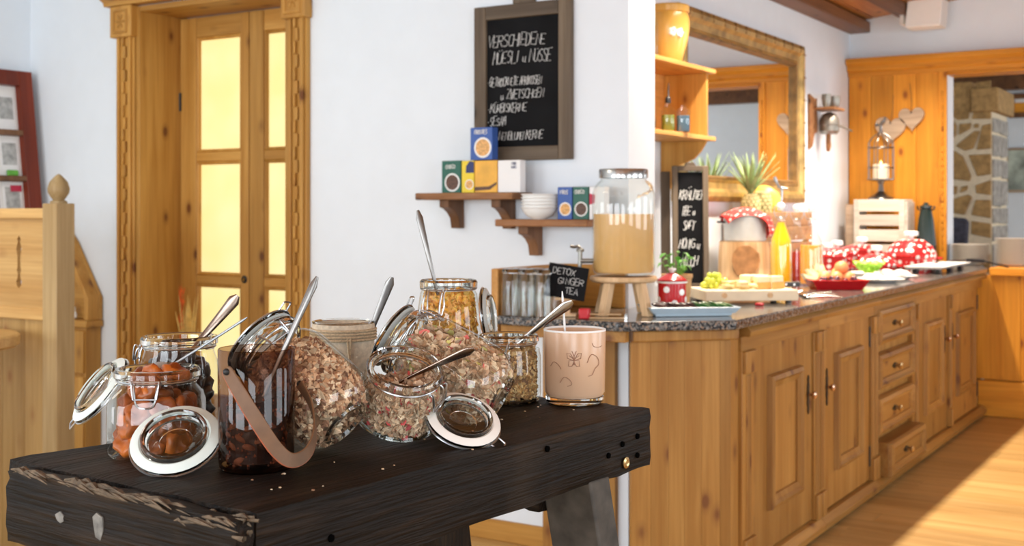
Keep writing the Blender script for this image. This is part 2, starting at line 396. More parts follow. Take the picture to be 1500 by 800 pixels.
m, nt, p = newmat('mirror_face'); p.inputs['Metallic'].default_value = 1; p.inputs['Roughness'].default_value = 0.0; p.inputs['Base Color'].default_value = (0.86, 0.88, 0.88, 1)
# door panes: frosted glass lit from the room behind, softly uneven
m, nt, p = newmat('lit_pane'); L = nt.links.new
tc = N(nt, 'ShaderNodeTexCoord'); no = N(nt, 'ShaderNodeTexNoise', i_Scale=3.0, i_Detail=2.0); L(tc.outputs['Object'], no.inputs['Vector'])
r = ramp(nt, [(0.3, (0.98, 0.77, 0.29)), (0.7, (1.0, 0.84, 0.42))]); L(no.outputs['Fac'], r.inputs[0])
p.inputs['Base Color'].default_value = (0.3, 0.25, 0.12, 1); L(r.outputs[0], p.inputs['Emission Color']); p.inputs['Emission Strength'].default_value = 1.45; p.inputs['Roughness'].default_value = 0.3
emit('flame', (1.0, 0.62, 0.22), 8.0)
tinted('muesli', 0.8); tinted('nuts', 0.55); tinted('flakes', 0.6)
m, nt, p = newmat('apricot'); L = nt.links.new
tc = N(nt, 'ShaderNodeTexCoord'); no = N(nt, 'ShaderNodeTexNoise', i_Scale=60.0, i_Detail=4.0); L(tc.outputs['Object'], no.inputs['Vector'])
oi = N(nt, 'ShaderNodeObjectInfo')
r = ramp(nt, [(0.0, (0.24, 0.050, 0.010)), (0.6, (0.40, 0.095, 0.014)), (1.0, (0.66, 0.17, 0.016))]); L(oi.outputs['Random'], r.inputs[0])
r2 = ramp(nt, [(0.35, (0.45, 0.4, 0.4)), (0.65, (1, 1, 1))]); L(no.outputs['Fac'], r2.inputs[0])
L(mixc(nt, 0.75, r.outputs[0], r2.outputs[0], 'MULTIPLY'), p.inputs['Base Color']); p.inputs['Roughness'].default_value = 0.4
p.inputs['Subsurface Weight'].default_value = 0.25; p.inputs['Subsurface Radius'].default_value = (0.01, 0.004, 0.001)
b = N(nt, 'ShaderNodeBump', i_Strength=0.5, i_Distance=0.002); L(no.outputs['Fac'], b.inputs['Height']); L(b.outputs[0], p.inputs['Normal'])
plain('prune', (0.030, 0.014, 0.012), 0.3, var=0.5, scale=60, bump=0.6)
plain('almond', (0.24, 0.11, 0.06), 0.5, var=0.45, scale=70, bump=0.5)
plain('stone', (0.34, 0.205, 0.075), 0.85, var=0.3, scale=22, bump=0.8)
plain('stone_shaded_side', (0.30, 0.28, 0.25), 0.9, var=0.35, scale=18, bump=0.8)  # greyer stone copy: shade of the pillar's side put into the colour
plain('painting', (0.34, 0.38, 0.32), 0.7, var=0.7, scale=5)
plain('dry_grass', (0.80, 0.56, 0.18), 0.8, var=0.2)
plain('dry_red', (0.70, 0.12, 0.02), 0.8, var=0.3)
plain('slate_blue', (0.06, 0.13, 0.2), 0.6)
# ------------------------------------------------------------------ shared shape helpers
FZ = -0.09                                    # floor level
FX = Matrix(((0,0,1,0),(1,0,0,0),(0,1,0,0),(0,0,0,1)))     # u,v,w -> y,z,x  (faces looking to +x)
FY = Matrix(((1,0,0,0),(0,0,-1,0),(0,1,0,0),(0,0,0,1)))    # u,v,w -> x,z,-y (faces looking to -y)
def ring_frame(mb, rect, prof, M=None):
    u0, u1, v0, v1 = rect; n = len(prof); vv = []; ff = []
    for ins, h in prof:
        vv += [(u0+ins, v0+ins, h), (u1-ins, v0+ins, h), (u1-ins, v1-ins, h), (u0+ins, v1-ins, h)]
    for i in range(n-1):
        for k in range(4):
            a = i*4+k; b = i*4+(k+1) % 4; ff.append((a, b, b+4, a+4))
    return mb.add(vv, ff, M)
def frame_bars(name, rect, w, t, mats, parent, M, bevel=0.003, prof=None):   # four separate mitre-free bars
    u0, u1, v0, v1 = rect
    for (a, b, c, d, mt) in ((u0, u0+w, v0, v1, mats[0]), (u1-w, u1, v0, v1, mats[0]), (u0+w, u1-w, v1-w, v1, mats[1]), (u0+w, u1-w, v0, v0+w, mats[1])):
        MB().box(a, b, c, d, 0, t, M).build(name, mt, parent, bevel=bevel)
GLYPH = {
'A':'0,0 2,6 4,0|.8,2.2 3.2,2.2','B':'0,0 0,6 3,6 3.8,4.7 3,3.2 0,3.2|3,3.2 4,1.7 3,0 0,0','C':'4,5 2.8,6 1,5.5 0,3 1,.5 2.8,0 4,1',
'D':'0,0 0,6 2.4,5.6 4,3 2.4,.3 0,0','E':'4,6 0,6 0,0 4,0|0,3 3,3','F':'4,6 0,6 0,0|0,3 3,3','G':'4,5 2.6,6 .8,5.4 0,3 .8,.5 2.6,0 4,1 4,2.8 2.4,2.8',
'H':'0,0 0,6|4,0 4,6|0,3 4,3','I':'2,0 2,6','J':'3.5,6 3.5,1.2 2.2,0 .6,1','K':'0,0 0,6|4,6 0,2.6|1,3.4 4,0','L':'0,6 0,0 3.6,0','M':'0,0 .5,6 2,2.4 3.5,6 4,0',
'N':'0,0 0,6 4,0 4,6','O':'2,6 .5,5 0,3 .6,.8 2,0 3.5,.8 4,3 3.4,5.1 2,6','P':'0,0 0,6 3,6 4,4.7 3,3 0,2.8','R':'0,0 0,6 3,6 3.8,4.6 3,3.2 0,3|1.6,3 4,0',
'S':'3.8,5.2 2.4,6 .6,5.4 .6,4 3.2,2.6 3.8,1.2 2.2,0 .3,.7','T':'0,6 4,6|2,6 2,0','U':'0,6 .1,1.4 1.4,0 2.8,.2 3.8,1.6 4,6','V':'0,6 1.8,0 4,6','W':'0,6 1,0 2,4 3,0 4,6',
'X':'0,6 4,0|0,0 4,6','Y':'0,6 2,3 4,6|2,3 2,0','Z':'0,6 4,6 0,0 4,0','Ü':'0,5.6 .1,1.4 1.4,0 2.8,.2 3.8,1.6 4,5.6|1,7 1.2,7.2|2.9,7 3.1,7.2','u':'.5,3 .6,.6 1.6,0 2.8,.6 3,3|3,.8 3.6,0',
'.':'1.8,2.6 2.2,3','-':'.6,3 3.4,3',',':'1,.6 .4,-1','Ä':'0,0 2,6 4,0|.8,2.2 3.2,2.2|1,7 1.2,7.2|2.9,7 3.1,7.2'}
def scribble(mb, text, u, v, h, M, r=0.0016, wfac=0.52, gap=0.16, jit=0.25, slant=0.05, w0=0.002):
    rs = random.Random(text)
    x = u; cw = h * wfac
    for ch in text:
        if ch == ' ': x += cw * 0.7; continue
        hh = h * (1 + rs.uniform(-0.12, 0.12)); dy = rs.uniform(-0.06, 0.06) * h; ww = cw * rs.uniform(0.85, 1.15)
        if ch == 'I': x -= cw * 0.2; ww *= 0.8
        for st in GLYPH[ch].split('|'):
            P = []
            for q in st.split():
                a, b = (float(k) for k in q.split(','))
                a += rs.uniform(-jit, jit); b += rs.uniform(-jit, jit)
                P.append((x + a / 4 * ww + b / 6 * hh * slant, v + dy + b / 6 * hh, w0))
            mb.tube(P, r, 4, M=M)
        x += ww + cw * gap
    return x

# ------------------------------------------------------------------ the room
floor = struct(MB().box(-6.3, 3.5, -3.2, 9.4, FZ-0.12, FZ-0.014).box(-4.5, 3.5, 9.4, 13.2, FZ-0.12, FZ-0.014).build('floor', 'oak_floor', smooth=False))
rs = random.Random(3)
y = 3.30; PW = 0.165
plank_meshes = {}
while y < 8.95:
    x = -2.9 + rs.uniform(0, 0.8) - 0.8
    while x < 0.6:
        ln = rs.choice((1.1, 1.4, 1.7))
        if ln not in plank_meshes:
            o = MB().box(0, ln-0.0025, 0, PW-0.0025, -0.0135, 0).build('plank', 'oak_floor', floor, smooth=False); plank_meshes[ln] = o.data
        else:
            o = bpy.data.objects.new('plank', plank_meshes[ln]); col.objects.link(o); o.parent = floor
        o.location = (x, y, FZ + rs.uniform(-0.0006, 0))
        x += ln
    y += PW
rest = MB().box(-6.3, 3.5, -3.2, 3.30, FZ-0.0138, FZ-0.001).build('plank_field', 'oak_floor', floor, smooth=False)
MB().box(0.6, 3.5, 3.30, 9.4, FZ-0.0138, FZ-0.0018).build('plank_field', 'oak_floor', floor, smooth=False)
MB().box(-4.5, 3.5, 9.4, 13.2, FZ-0.0138, FZ-0.0018).build('plank_field', 'oak_floor', floor, smooth=False)

YB = 4.42; DX0, DX1, DZ = -5.13, -4.03, 2.445
wb = MB().box(-6.05, DX0, YB, YB+0.25, FZ, 2.95).box(DX1, -2.2, YB, YB+0.25, FZ, 2.95).box(DX0, DX1, YB, YB+0.25, DZ, 2.95)
struct(wb.build('wall_back', 'plaster', smooth=False))
struct(MB().box(-6.25, -6.05, -3.2, YB+0.25, FZ, 2.95).build('wall_left', 'plaster', smooth=False))
struct(MB().box(-2.97, -2.72, YB+0.25, 9.3, FZ, 2.95).build('wall_right', 'plaster', smooth=False))
fw = MB().box(-2.97, -1.99, 9.3, 9.5, FZ, 3.8).box(-1.99, 1.6, 9.3, 9.5, 2.38, 3.8).box(1.6, 3.5, 9.3, 9.5, FZ, 3.8)
struct(fw.build('wall_far', 'plaster', smooth=False))
struct(MB().box(DX1+0.12, -2.26, YB-0.018, YB, FZ, 0.0).build('baseboard_back', 'pine_x', bevel=0.004))
# window walls (right of and behind the viewer)
def window_wall(name, along, spans, z0, z1, ztop, fixed0, fixed1, lo, hi):
    mb = MB(); cuts = [lo]
    def bx(a, b, c, d):
        if along == 'y': mb.box(fixed0, fixed1, a, b, c, d)
        else: mb.box(a, b, fixed0, fixed1, c, d)
    e = lo
    for a, b in spans:
        bx(e, a, FZ, ztop); bx(a, b, FZ, z0); bx(a, b, z1, ztop); e = b
    bx(e, hi, FZ, ztop)
    return struct(mb.build(name, 'plaster_low_bounce', smooth=False))
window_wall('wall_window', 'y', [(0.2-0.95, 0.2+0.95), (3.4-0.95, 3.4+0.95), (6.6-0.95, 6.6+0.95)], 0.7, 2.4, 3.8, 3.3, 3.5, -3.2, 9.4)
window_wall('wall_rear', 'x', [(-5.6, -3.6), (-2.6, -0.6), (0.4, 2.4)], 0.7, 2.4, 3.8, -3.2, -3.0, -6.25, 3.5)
k = 0
for wy in (0.2, 3.4, 6.6):
    k += 1
    w = bpy.data.objects.new('window_%d' % k, None); col.objects.link(w); struct(w); w.location = (3.42, wy, 0.7)
    ring_frame(MB(), (-0.95, 0.95, 0, 1.7), [(0, -0.03), (0, 0.03), (0.06, 0.03), (0.06, -0.03)], FX).build('window_frame', 'pine', w, smooth=False)
    MB().box(-0.02, 0.02, -0.025, 0.025, 0.06, 1.64).box(-0.02, 0.02, -0.89, 0.89, 1.1, 1.14).build('muntin', 'pine', w, smooth=False)
    MB().box(-0.004, 0.004, -0.89, 0.89, 0.06, 1.64).build('pane', 'window_glass', w, smooth=False)
for wx in (-4.6, -1.6, 1.4):
    k += 1
    w = bpy.data.objects.new('window_%d' % k, None); col.objects.link(w); struct(w); w.location = (wx, -3.12, 0.7)
    ring_frame(MB(), (-1.0, 1.0, 0, 1.7), [(0, -0.03), (0, 0.03), (0.06, 0.03), (0.06, -0.03)], FY).build('window_frame', 'pine', w, smooth=False)
    MB().box(-0.025, 0.025, -0.02, 0.02, 0.06, 1.64).box(-0.94, 0.94, -0.02, 0.02, 1.1, 1.14).build('muntin', 'pine', w, smooth=False)
    MB().box(-0.94, 0.94, -0.004, 0.004, 0.06, 1.64).build('pane', 'window_glass', w, smooth=False)
# ceiling: flat white over the left part, boarded and rising over the buffet
def cz(x): return 2.80 + 0.136 * (x + 2.72)
ceil = MB().box(-6.25, -2.72, -3.2, 4.67, 2.95, 3.05)
ceil.add([(-2.72,-3.2,cz(-2.72)+.03),(3.5,-3.2,cz(3.5)+.03),(3.5,9.5,cz(3.5)+.03),(-2.72,9.5,cz(-2.72)+.03),(-2.72,-3.2,4.0),(3.5,-3.2,4.0),(3.5,9.5,4.0),(-2.72,9.5,4.0)],
         [(0,3,2,1),(4,5,6,7),(0,1,5,4),(1,2,6,5),(2,3,7,6),(3,0,4,7)])
ceiling = struct(ceil.build('ceiling', 'plaster', smooth=False))
sl = math.atan(0.136); bw = 0.19; i = 0; x = -2.72
while x < 3.2:
    o = MB().box(0, bw/math.cos(sl)-0.006, -3.0, 9.3, 0.0, 0.024).build('ceiling_board', 'ceiling_board', ceiling, bevel=0.004, bseg=1)
    o.location = (x, 0, cz(x)); o.rotation_euler = (0, -sl, 0); x += bw
struct(MB().box(-2.72, -2.56, 4.67, 9.3, 2.715, 2.80).build('trim_1', 'dark_beam', bevel=0.008))
MBB = MB().box(-0.05, 0.05, 4.67, 9.3, -0.075, 0.0)
struct(MBB.build('trim_2', 'dark_beam', bevel=0.006)).location = (-2.26, 0, cz(-2.26))

# ------------------------------------------------------------------ double door with carved casing
door = bpy.data.objects.new('door_1', None); col.objects.link(door); struct(door); door.location = (-4.58, YB, FZ)
def dz(z): return z - FZ
def dxx(x): return x + 4.58
MB().box(dxx(DX0), dxx(DX0)+0.03, -0.02, 0.32, 0, dz(DZ)).build('jamb', 'pine', door, bevel=0.003)
MB().box(dxx(DX1)-0.03, dxx(DX1), -0.02, 0.32, 0, dz(DZ)).build('jamb', 'pine', door, bevel=0.003)
MB().box(dxx(DX0)+0.03, dxx(DX1)-0.03, -0.02, 0.32, dz(DZ)-0.03, dz(DZ)).build('head_jamb', 'pine_x', door, bevel=0.003)
for s, x0, x1 in ((-1, -5.262, -5.135), (1, -4.025, -3.912)):
    a, b = dxx(x0), dxx(x1); w = b - a
    pl = MB().box(a, b, -0.03, 0, 0, dz(2.29)).box(a, a+0.022, -0.042, -0.03, 0, dz(2.285)).box(b-0.034, b-0.012, -0.048, -0.03, 0, dz(2.285)).build('pilaster', 'pine', door, bevel=0.005)
    zz = 0.15; kk = 0
    seg = MB().box(-0.0075, 0.0075, -0.046, -0.03, 0, 0.062)
    first = None
    cxm = (a + b) / 2 - 0.004
    while zz < dz(2.25):
        if first is None: o = first = seg.build('carved_bead', 'pine', pl, bevel=0.003, bseg=1)
        else: o = first.copy(); col.objects.link(o)
        o.location = (cxm + (0.008 if kk % 2 else -0.008), 0, zz); zz += 0.064; kk += 1
    blk = MB().box(a-0.028, b+0.012, -0.062, 0, dz(2.28), dz(2.45)).build('capital_block', 'pine', door, bevel=0.006)
    bxm = (a - 0.028 + b + 0.012) / 2
    ring_frame(MB(), (bxm-0.055, bxm+0.055, dz(2.30), dz(2.43)), [(0, 0.062), (0.003, 0.070), (0.012, 0.070), (0.015, 0.062)], FY).build('carved_border', 'pine', blk)
    ros = MB()
    for q in range(6):
        an = q * PI / 3
        M = FY @ Matrix.Translation((bxm + 0.022*math.cos(an), dz(2.365) + 0.026*math.sin(an), 0.062)) @ Matrix.Rotation(an, 4, 'Z')
        ros.ball((0, 0, 0), 0.017, 8, 4, (1, 0.45, 0.5), M)
    ros.ball((0, 0, 0), 0.009, 8, 4, (1, 1, 0.8), FY @ Matrix.Translation((bxm, dz(2.365), 0.062)))
    ros.build('rosette', 'pine', blk)
cor = MB().prism([(0, 0), (0.07, 0), (0.075, 0.02), (0.10, 0.035), (0.105, 0.075), (0.13, 0.10), (0.13, 0.14), (0, 0.14)], dxx(-5.33), dxx(-3.86),
                 Matrix(((0,0,1,0),(-1,0,0,0),(0,1,0,dz(2.45)),(0,0,0,1))))
cor.build('cornice', 'pine_x', door, recalc=True, bevel=0.003)
for x0, x1 in ((-5.10, -4.583), (-4.577, -4.06)):
    a, b = dxx(x0), dxx(x1); st = 0.122 if x0 < -5 else 0.102; st2 = 0.058
    if x0 > -5: st2 = 0.09
    leaf = MB()
    leaf.box(a, a+st, 0.265, 0.31, 0.01, dz(2.41)).box(b-st2, b, 0.265, 0.31, 0.01, dz(2.41))
    lf = leaf.build('door_leaf', 'pine', door, bevel=0.004)
    ga, gb = a+st, b-st2
    rows = [(0.33, 0.945), (0.995, 1.617), (1.667, 2.30)]
    for r0, r1 in ((0.945, 0.995), (1.617, 1.667), (2.30, 2.41), (-0.08, 0.33)):
        MB().box(ga, gb, 0.268, 0.308, dz(r0), dz(r1)).build('rail', 'pine_x', lf, bevel=0.004)
    for r0, r1 in rows:
        MB().box(ga, gb, 0.288, 0.294, dz(r0), dz(r1)).build('pane', 'lit_pane', lf, smooth=False)
        mm = MB(); ring_frame(mm, (ga, gb, dz(r0), dz(r1)), [(0, -0.272), (0.006, -0.266), (0.016, -0.276), (0.018, -0.288)], FY); mm.build('glazing_bead', 'pine', lf)
    if x0 < -5:
        MB().lathe([(0.0, 0.24), (0.022, 0.24), (0.022, 0.255), (0.01, 0.258), (0.01, 0.265)], 12, FY @ Matrix.Translation((b-0.03, dz(0.98), -0.52))).build('knob', 'black_iron', lf)
    for zz in (dz(1.95), dz(0.4)):
        if x0 < -5: MB().lathe([(0, -0.05), (0.008, -0.05), (0.008, 0.05), (0, 0.05)], 8, Matrix.Translation((a+0.002, 0.262, zz))).build('hinge', 'black_iron', lf)

# ------------------------------------------------------------------ buffet counter
top = MB().prism([(-2.47, 4.415), (-2.47, 3.84), (-1.955, 3.84), (-1.62, 4.125), (-1.62, 8.845), (-1.72, 8.845), (-1.72, 9.235), (-2.715, 9.235), (-2.715, 4.675), (-2.195, 4.675), (-2.195, 4.415)], 0.915, 0.95)
tag(top.build('worktop', 'granite', bevel=0.006), 'polished grey granite worktop running the length of the buffet counter', 'worktop')
def cab_unit(name, label, y0, y1, group=None):
    t = thing(name, label, 'cabinet', (-1.68, (y0+y1)/2, FZ), group=group); h = (y1-y0)/2 - 0.001
    MB().box(-0.45, -0.02, -h, h, 0.06, 0.962).build('carcass', 'counter_pine', t, smooth=False)
    MB().box(-0.02, 0.012, -h, h, 0.905, 0.962).build('top_rail', 'counter_pine_y', t, bevel=0.002)
    MB().prism([(-0.02, 0), (0.045, 0), (0.05, 0.02), (0.032, 0.042), (-0.02, 0.042)], -h, h, Matrix(((1,0,0,0),(0,0,1,0),(0,1,0,0.963),(0,0,0,1)))).build('top_moulding', 'counter_pine_y', t, recalc=True, bevel=0.002)
    MB().prism([(-0.02, 0), (0.04, 0), (0.045, 0.03), (0.02, 0.055), (-0.02, 0.06)], -h, h, Matrix(((1,0,0,0),(0,0,1,0),(0,1,0,0.02),(0,0,0,1)))).build('base_moulding', 'counter_pine_y', t, recalc=True, bevel=0.002)
    MB().box(-0.42, -0.06, -h, h, 0.0, 0.06).build('plinth', 'black_plastic', t, smooth=False)
    return t, h
def pilaster(t, y0, y1):
    p = MB().box(-0.02, 0.014, y0, y1, 0.08, 0.905).build('pilaster', 'counter_pine', t, bevel=0.003)
    MB().box(0.012, 0.030, y0+0.006, y1-0.006, 0.82, 0.905).build('capital', 'counter_pine', p, bevel=0.004)
    MB().box(0.012, 0.030, y0+0.006, y1-0.006, 0.08, 0.19).build('pilaster_foot', 'counter_pine', p, bevel=0.004)
    m = (y0+y1)/2
    for q in (-0.018, 0.0, 0.018): MB().tube([(0.015, m+q, 0.2), (0.015, m+q, 0.81)], 0.005, 6).build('reed', 'counter_pine', p)
def cab_door(t, y0, y1, z0, z1, handle_side, round_top=False):
    d = MB().box(-0.012, 0.004, y0, y1, z0, z1).build('door', 'counter_pine', t, bevel=0.003)
    w = 0.155; pr = (y0+w*1.05, y1-w*1.05, z0+w*1.0, z1-w*1.05)
    mm = MB(); ring_frame(mm, pr, [(0, 0.004), (0.006, 0.026), (0.022, 0.032), (0.034, 0.020), (0.055, 0.014), (0.058, -0.006)], FX); mm.build('panel_moulding', 'counter_pine', d, ang=20)
    MB().box(-0.010, 0.006, pr[0]+0.05, pr[1]-0.05, pr[2]+0.05, pr[3]-0.05).build('field_panel', 'counter_pine', d, smooth=False)
    hy = y1-0.055 if handle_side > 0 else y0+0.055
    zc = z0 + (z1-z0)*0.645
    es = MB(); out = [(0.0, -0.085), (0.010, -0.07), (0.006, -0.055), (0.014, -0.035), (0.010, -0.015), (0.017, 0), (0.010, 0.015), (0.014, 0.035), (0.006, 0.055), (0.010, 0.07), (0.0, 0.085)]
    poly = [(hy+a, zc+b) for a, b in out] + [(hy-a, zc+b) for a, b in out[-2:0:-1]]
    es.prism(poly, 0.004, 0.009, FX); e = es.build('escutcheon', 'black_iron', d, smooth=False)
    MB().lathe([(0, 0), (0.006, 0), (0.006, 0.014), (0.015, 0.022), (0.016, 0.032), (0.008, 0.038), (0, 0.039)], 12, Matrix.Translation((0.006, hy, zc)) @ Matrix.Rotation(PI/2, 4, 'Y')).build('knob', 'copper_knob', d)
    hs = y0 if handle_side > 0 else y1
    for zz in (z0+0.12, z1-0.14): MB().tube([(0.006, hs, zz-0.05), (0.006, hs, zz+0.05)], 0.006, 6).build('hinge', 'black_iron', d)
# corner cabinet with the slanted boarded face
cc = thing('corner_cabinet', 'slanted corner cabinet of plain vertical pine boards at the counter end', 'cabinet', (-1.80, 4.07, FZ))
A = Vector((-1.945+1.80, 3.93-4.07, 0)); B = Vector((-1.672+1.80, 4.205-4.07, 0)); D = (B-A).normalized(); Nn = Vector((D.y, -D.x, 0)); Ln = (B-A).length
MA = Matrix(((D.x, 0, Nn.x, A.x), (D.y, 0, Nn.y, A.y), (0, 1, 0, 0), (0, 0, 0, 1)))
e = 0; 
for wdt in (0.075, 0.068, 0.062, 0.068, 0.072, Ln-0.345):
    MB().box(e+0.0002, e+wdt-0.0002, 0.02, 0.962, -0.02, 0, MA).build('board', 'counter_pine', cc, bevel=0.0006, bseg=1); e += wdt
MB().box(-0.002, Ln+0.02, 0.963, 1.004, -0.02, 0.035, MA).build('top_moulding', 'counter_pine', cc, bevel=0.006)
MB().prism([(A.x+0.01, A.y+0.03), (B.x-0.02, B.y+0.005), (B.x-0.02, 0.23), (-0.30, 0.23)], 0.0, 0.96).build('carcass', 'counter_pine', cc, smooth=False)
MB().box(0.095, 0.12, 0.15, 0.235, 0.02, 0.962).build('corner_post', 'counter_pine', cc, bevel=0.004)
MB().box(-0.67, -0.14, -0.20, -0.165, 0.963, 1.004).build('front_apron', 'counter_pine_y', cc, bevel=0.004)
t, h = cab_unit('door_cabinet', 'pine counter cabinet nearest the slanted corner, its iron-mounted knob at the right of the door', 4.305, 5.24, 'counter door cabinets')
pilaster(t, -h, -h+0.125); cab_door(t, -h+0.13, h-0.078, 0.085, 0.945, 1); pilaster(t, h-0.072, h)
t, h = cab_unit('door_cabinet', 'pine counter cabinet left of the drawers, its knob at the left of the door', 5.24, 6.13, 'counter door cabinets')
pilaster(t, -h, -h+0.068); cab_door(t, -h+0.073, h-0.065, 0.085, 0.945, -1); pilaster(t, h-0.06, h)
t, h = cab_unit('drawer_cabinet', 'pine counter cabinet with four stacked drawers, the lowest pulled open', 6.13, 6.98)
pilaster(t, -h, -h+0.06); MB().box(-0.02, 0.008, h-0.045, h, 0.08, 0.905).build('stile', 'counter_pine', t, bevel=0.002)
for z0, z1, out in ((0.735, 0.93, 0), (0.505, 0.70, 0), (0.275, 0.475, 0), (0.05, 0.232, 0.06)):
    z0, z1 = z0+0.01, z1-0.0
    y0, y1 = -h+0.065, h-0.05
    d = MB().box(-0.30 if out else -0.02, 0.004, y0+0.004, y1-0.004, z0, z1).build('drawer', 'counter_pine_y', t, bevel=0.003)
    d.location = (out, 0, 0.02 if out else 0)
    mm = MB(); ring_frame(mm, (y0+0.004, y1-0.004, z0, z1), [(0, 0.004), (0.006, 0.022), (0.024, 0.030), (0.034, 0.018), (0.050, 0.012), (0.053, 0.002)], FX); mm.build('drawer_moulding', 'counter_pine_y', d, ang=20)
    zc = (z0+z1)/2; ym = (y0+y1)/2
    es = MB(); es.prism([(ym-0.055, zc), (ym-0.03, zc-0.01), (ym, zc-0.016), (ym+0.03, zc-0.01), (ym+0.055, zc), (ym+0.03, zc+0.01), (ym, zc+0.016), (ym-0.03, zc+0.01)], 0.004, 0.009, FX); es.build('escutcheon', 'black_iron', d, smooth=False)
    MB().lathe([(0, 0), (0.006, 0), (0.006, 0.016), (0.017, 0.024), (0.018, 0.034), (0.008, 0.040), (0, 0.041)], 12, Matrix.Translation((0.006, ym, zc)) @ Matrix.Rotation(PI/2, 4, 'Y')).build('knob', 'brass', d)
t, h = cab_unit('door_cabinet', 'pine counter cabinet right of the drawers, its knob at the right of the door', 6.98, 7.85, 'counter door cabinets')
pilaster(t, -h, -h+0.055); cab_door(t, -h+0.06, h-0.045, 0.085, 0.945, 1)
t, h = cab_unit('door_cabinet', 'pine counter cabinet at the far end beside the shaded wooden counter', 7.85, 8.875, 'counter door cabinets')
pilaster(t, -h, -h+0.055); cab_door(t, -h+0.06, h-0.13, 0.085, 0.945, -1)
# low wooden gallery and support below the left end of the worktop
g = thing('counter_gallery', 'low pine board edging the counter end behind the water glasses', 'board', (-2.5, 4.1, 0.90))
MB().box(-0.02, 0.012, -0.22, 0.315, -0.02, 0.225).build('end_board', 'pine_y', g, bevel=0.004)
MB().box(0.012, 0.29, 0.295, 0.315, 0.05, 0.225).build('back_board', 'pine_x', g, bevel=0.004)
g = thing('support_panel', 'pine panel under the counter overhang beside the white wall end', 'panel', (-2.42, 4.41, FZ))
for i in range(3): MB().box(-0.17+i*0.115, -0.17+i*0.115+0.1135, -0.02, 0.009, 0.0, 1.0).build('board', 'counter_pine', g, bevel=0.002)
# far wooden counter under the opening
fc = thing('far_counter', 'orange pine counter standing across the far end of the aisle', 'counter', (0, 8.9, FZ))
MB().box(-1.615, 1.58, -0.05, 0.75, 0.985, 1.04).build('counter_top', 'orange_pine_x', fc, bevel=0.006)
for i in range(10): MB().box(-1.75+i*0.333, -1.75+i*0.333+0.3315, -0.012, 0.012, 0.26, 0.985).build('front_board', 'orange_pine', fc, bevel=0.002)
MB().box(-1.70, 1.58, -0.016, 0.012, 0.0, 0.25).build('skirting', 'orange_pine_x', fc, bevel=0.006)
MB().box(-1.66, 1.58, 0.02, 0.6, 0.0, 0.98).build('carcass', 'orange_pine', fc, smooth=False)
# far wall: pine panelling, cornice, carved edge
pn = struct(MB().box(-2.715, -2.01, 9.262, 9.30, 0.95, 2.40).build('trim_3', 'orange_pine', smooth=False))
for i in range(4): MB().box(-2.71+i*0.168, -2.71+i*0.168+0.1665, 9.252, 9.264, 0.95, 2.40).build('panel_board', 'orange_pine', pn, bevel=0.002)
edge = struct(MB().box(-2.04, -1.985, 9.24, 9.27, 0.95, 2.39).build('trim_4', 'orange_pine', bevel=0.004))
fb = None; zz = 1.0
while zz < 2.2:
    if fb is None: o = fb = MB().box(-0.008, 0.008, -0.012, 0, 0, 0.04).build('carved_bead', 'orange_pine', edge, bevel=0.003, bseg=1)
    else: o = fb.copy(); col.objects.link(o)
    o.location = (-2.012, 9.24, zz); zz += 0.052
struct(MB().prism([(0, 0), (0.03, 0), (0.035, 0.03), (0.06, 0.045), (0.06, 0.075), (0.10, 0.10), (0.10, 0.135), (0, 0.135)], -2.715, 1.7,
       Matrix(((0,0,1,0),(-1,0,0,9.27),(0,1,0,2.375),(0,0,0,1)))).build('trim_5', 'orange_pine_x', recalc=True, bevel=0.003))
struct(MB().box(-1.99, 1.6, 9.28, 9.52, 2.355, 2.38).build('trim_6', 'orange_pine_x', smooth=False))
# ------------------------------------------------------------------ black timber bench
from mathutils import noise as mnoise
def rough_box(x0, x1, y0, y1, z0, z1, step, amp, freq, seed, ragged=None):
    bm = bmesh.new(); bmesh.ops.create_cube(bm, size=1)
    for v in bm.verts:
        v.co = Vector((x0 + (v.co.x+.5)*(x1-x0), y0 + (v.co.y+.5)*(y1-y0), z0 + (v.co.z+.5)*(z1-z0)))
    for ax, (a, b) in enumerate(((x0, x1), (y0, y1), (z0, z1))):
        n = max(1, int(round((b-a)/step)))
        nv = [0, 0, 0]; nv[ax] = 1
        for k in range(1, n):
            pc = [0, 0, 0]; pc[ax] = a + (b-a)*k/n
            bmesh.ops.bisect_plane(bm, geom=bm.verts[:]+bm.edges[:]+bm.faces[:], plane_co=pc, plane_no=nv)
    for v in bm.verts:
        c = v.co
        q = Vector((c.x*freq[0], c.y*freq[1], c.z*freq[2])) + Vector((seed, seed*2, 0))
        d = Vector((mnoise.noise(q), mnoise.noise(q+Vector((31, 0, 0))), mnoise.noise(q+Vector((0, 57, 0))))) * amp
        onx = min(abs(c.x-x0), abs(c.x-x1)) < 1e-4; ony = min(abs(c.y-y0), abs(c.y-y1)) < 1e-4; onz = min(abs(c.z-z0), abs(c.z-z1)) < 1e-4
        k = onx + ony + onz
        if k >= 2:      # worn arrises
            f = abs(mnoise.noise(q*1.7)) * amp * 3.0
            ctr = Vector(((x0+x1)/2, (y0+y1)/2, (z0+z1)/2))
            for ax, on in ((0, onx), (1, ony), (2, onz)):
                if on: d[ax] += -f if c[ax] > ctr[ax] else f
        v.co = c + d
    if ragged: ragged(bm)
    return bm
def from_bm(bm, name, mat, parent, ang=40):
    m = bpy.data.meshes.new(name); bm.to_mesh(m); bm.free(); m.materials.append(MAT[mat])
    m.polygons.foreach_set('use_smooth', [True]*len(m.polygons)); m.set_sharp_from_angle(angle=math.radians(ang))
    o = bpy.data.objects.new(name, m); col.objects.link(o); o.parent = parent; return o
BT = 1.0 - FZ                       # bench top above the floor
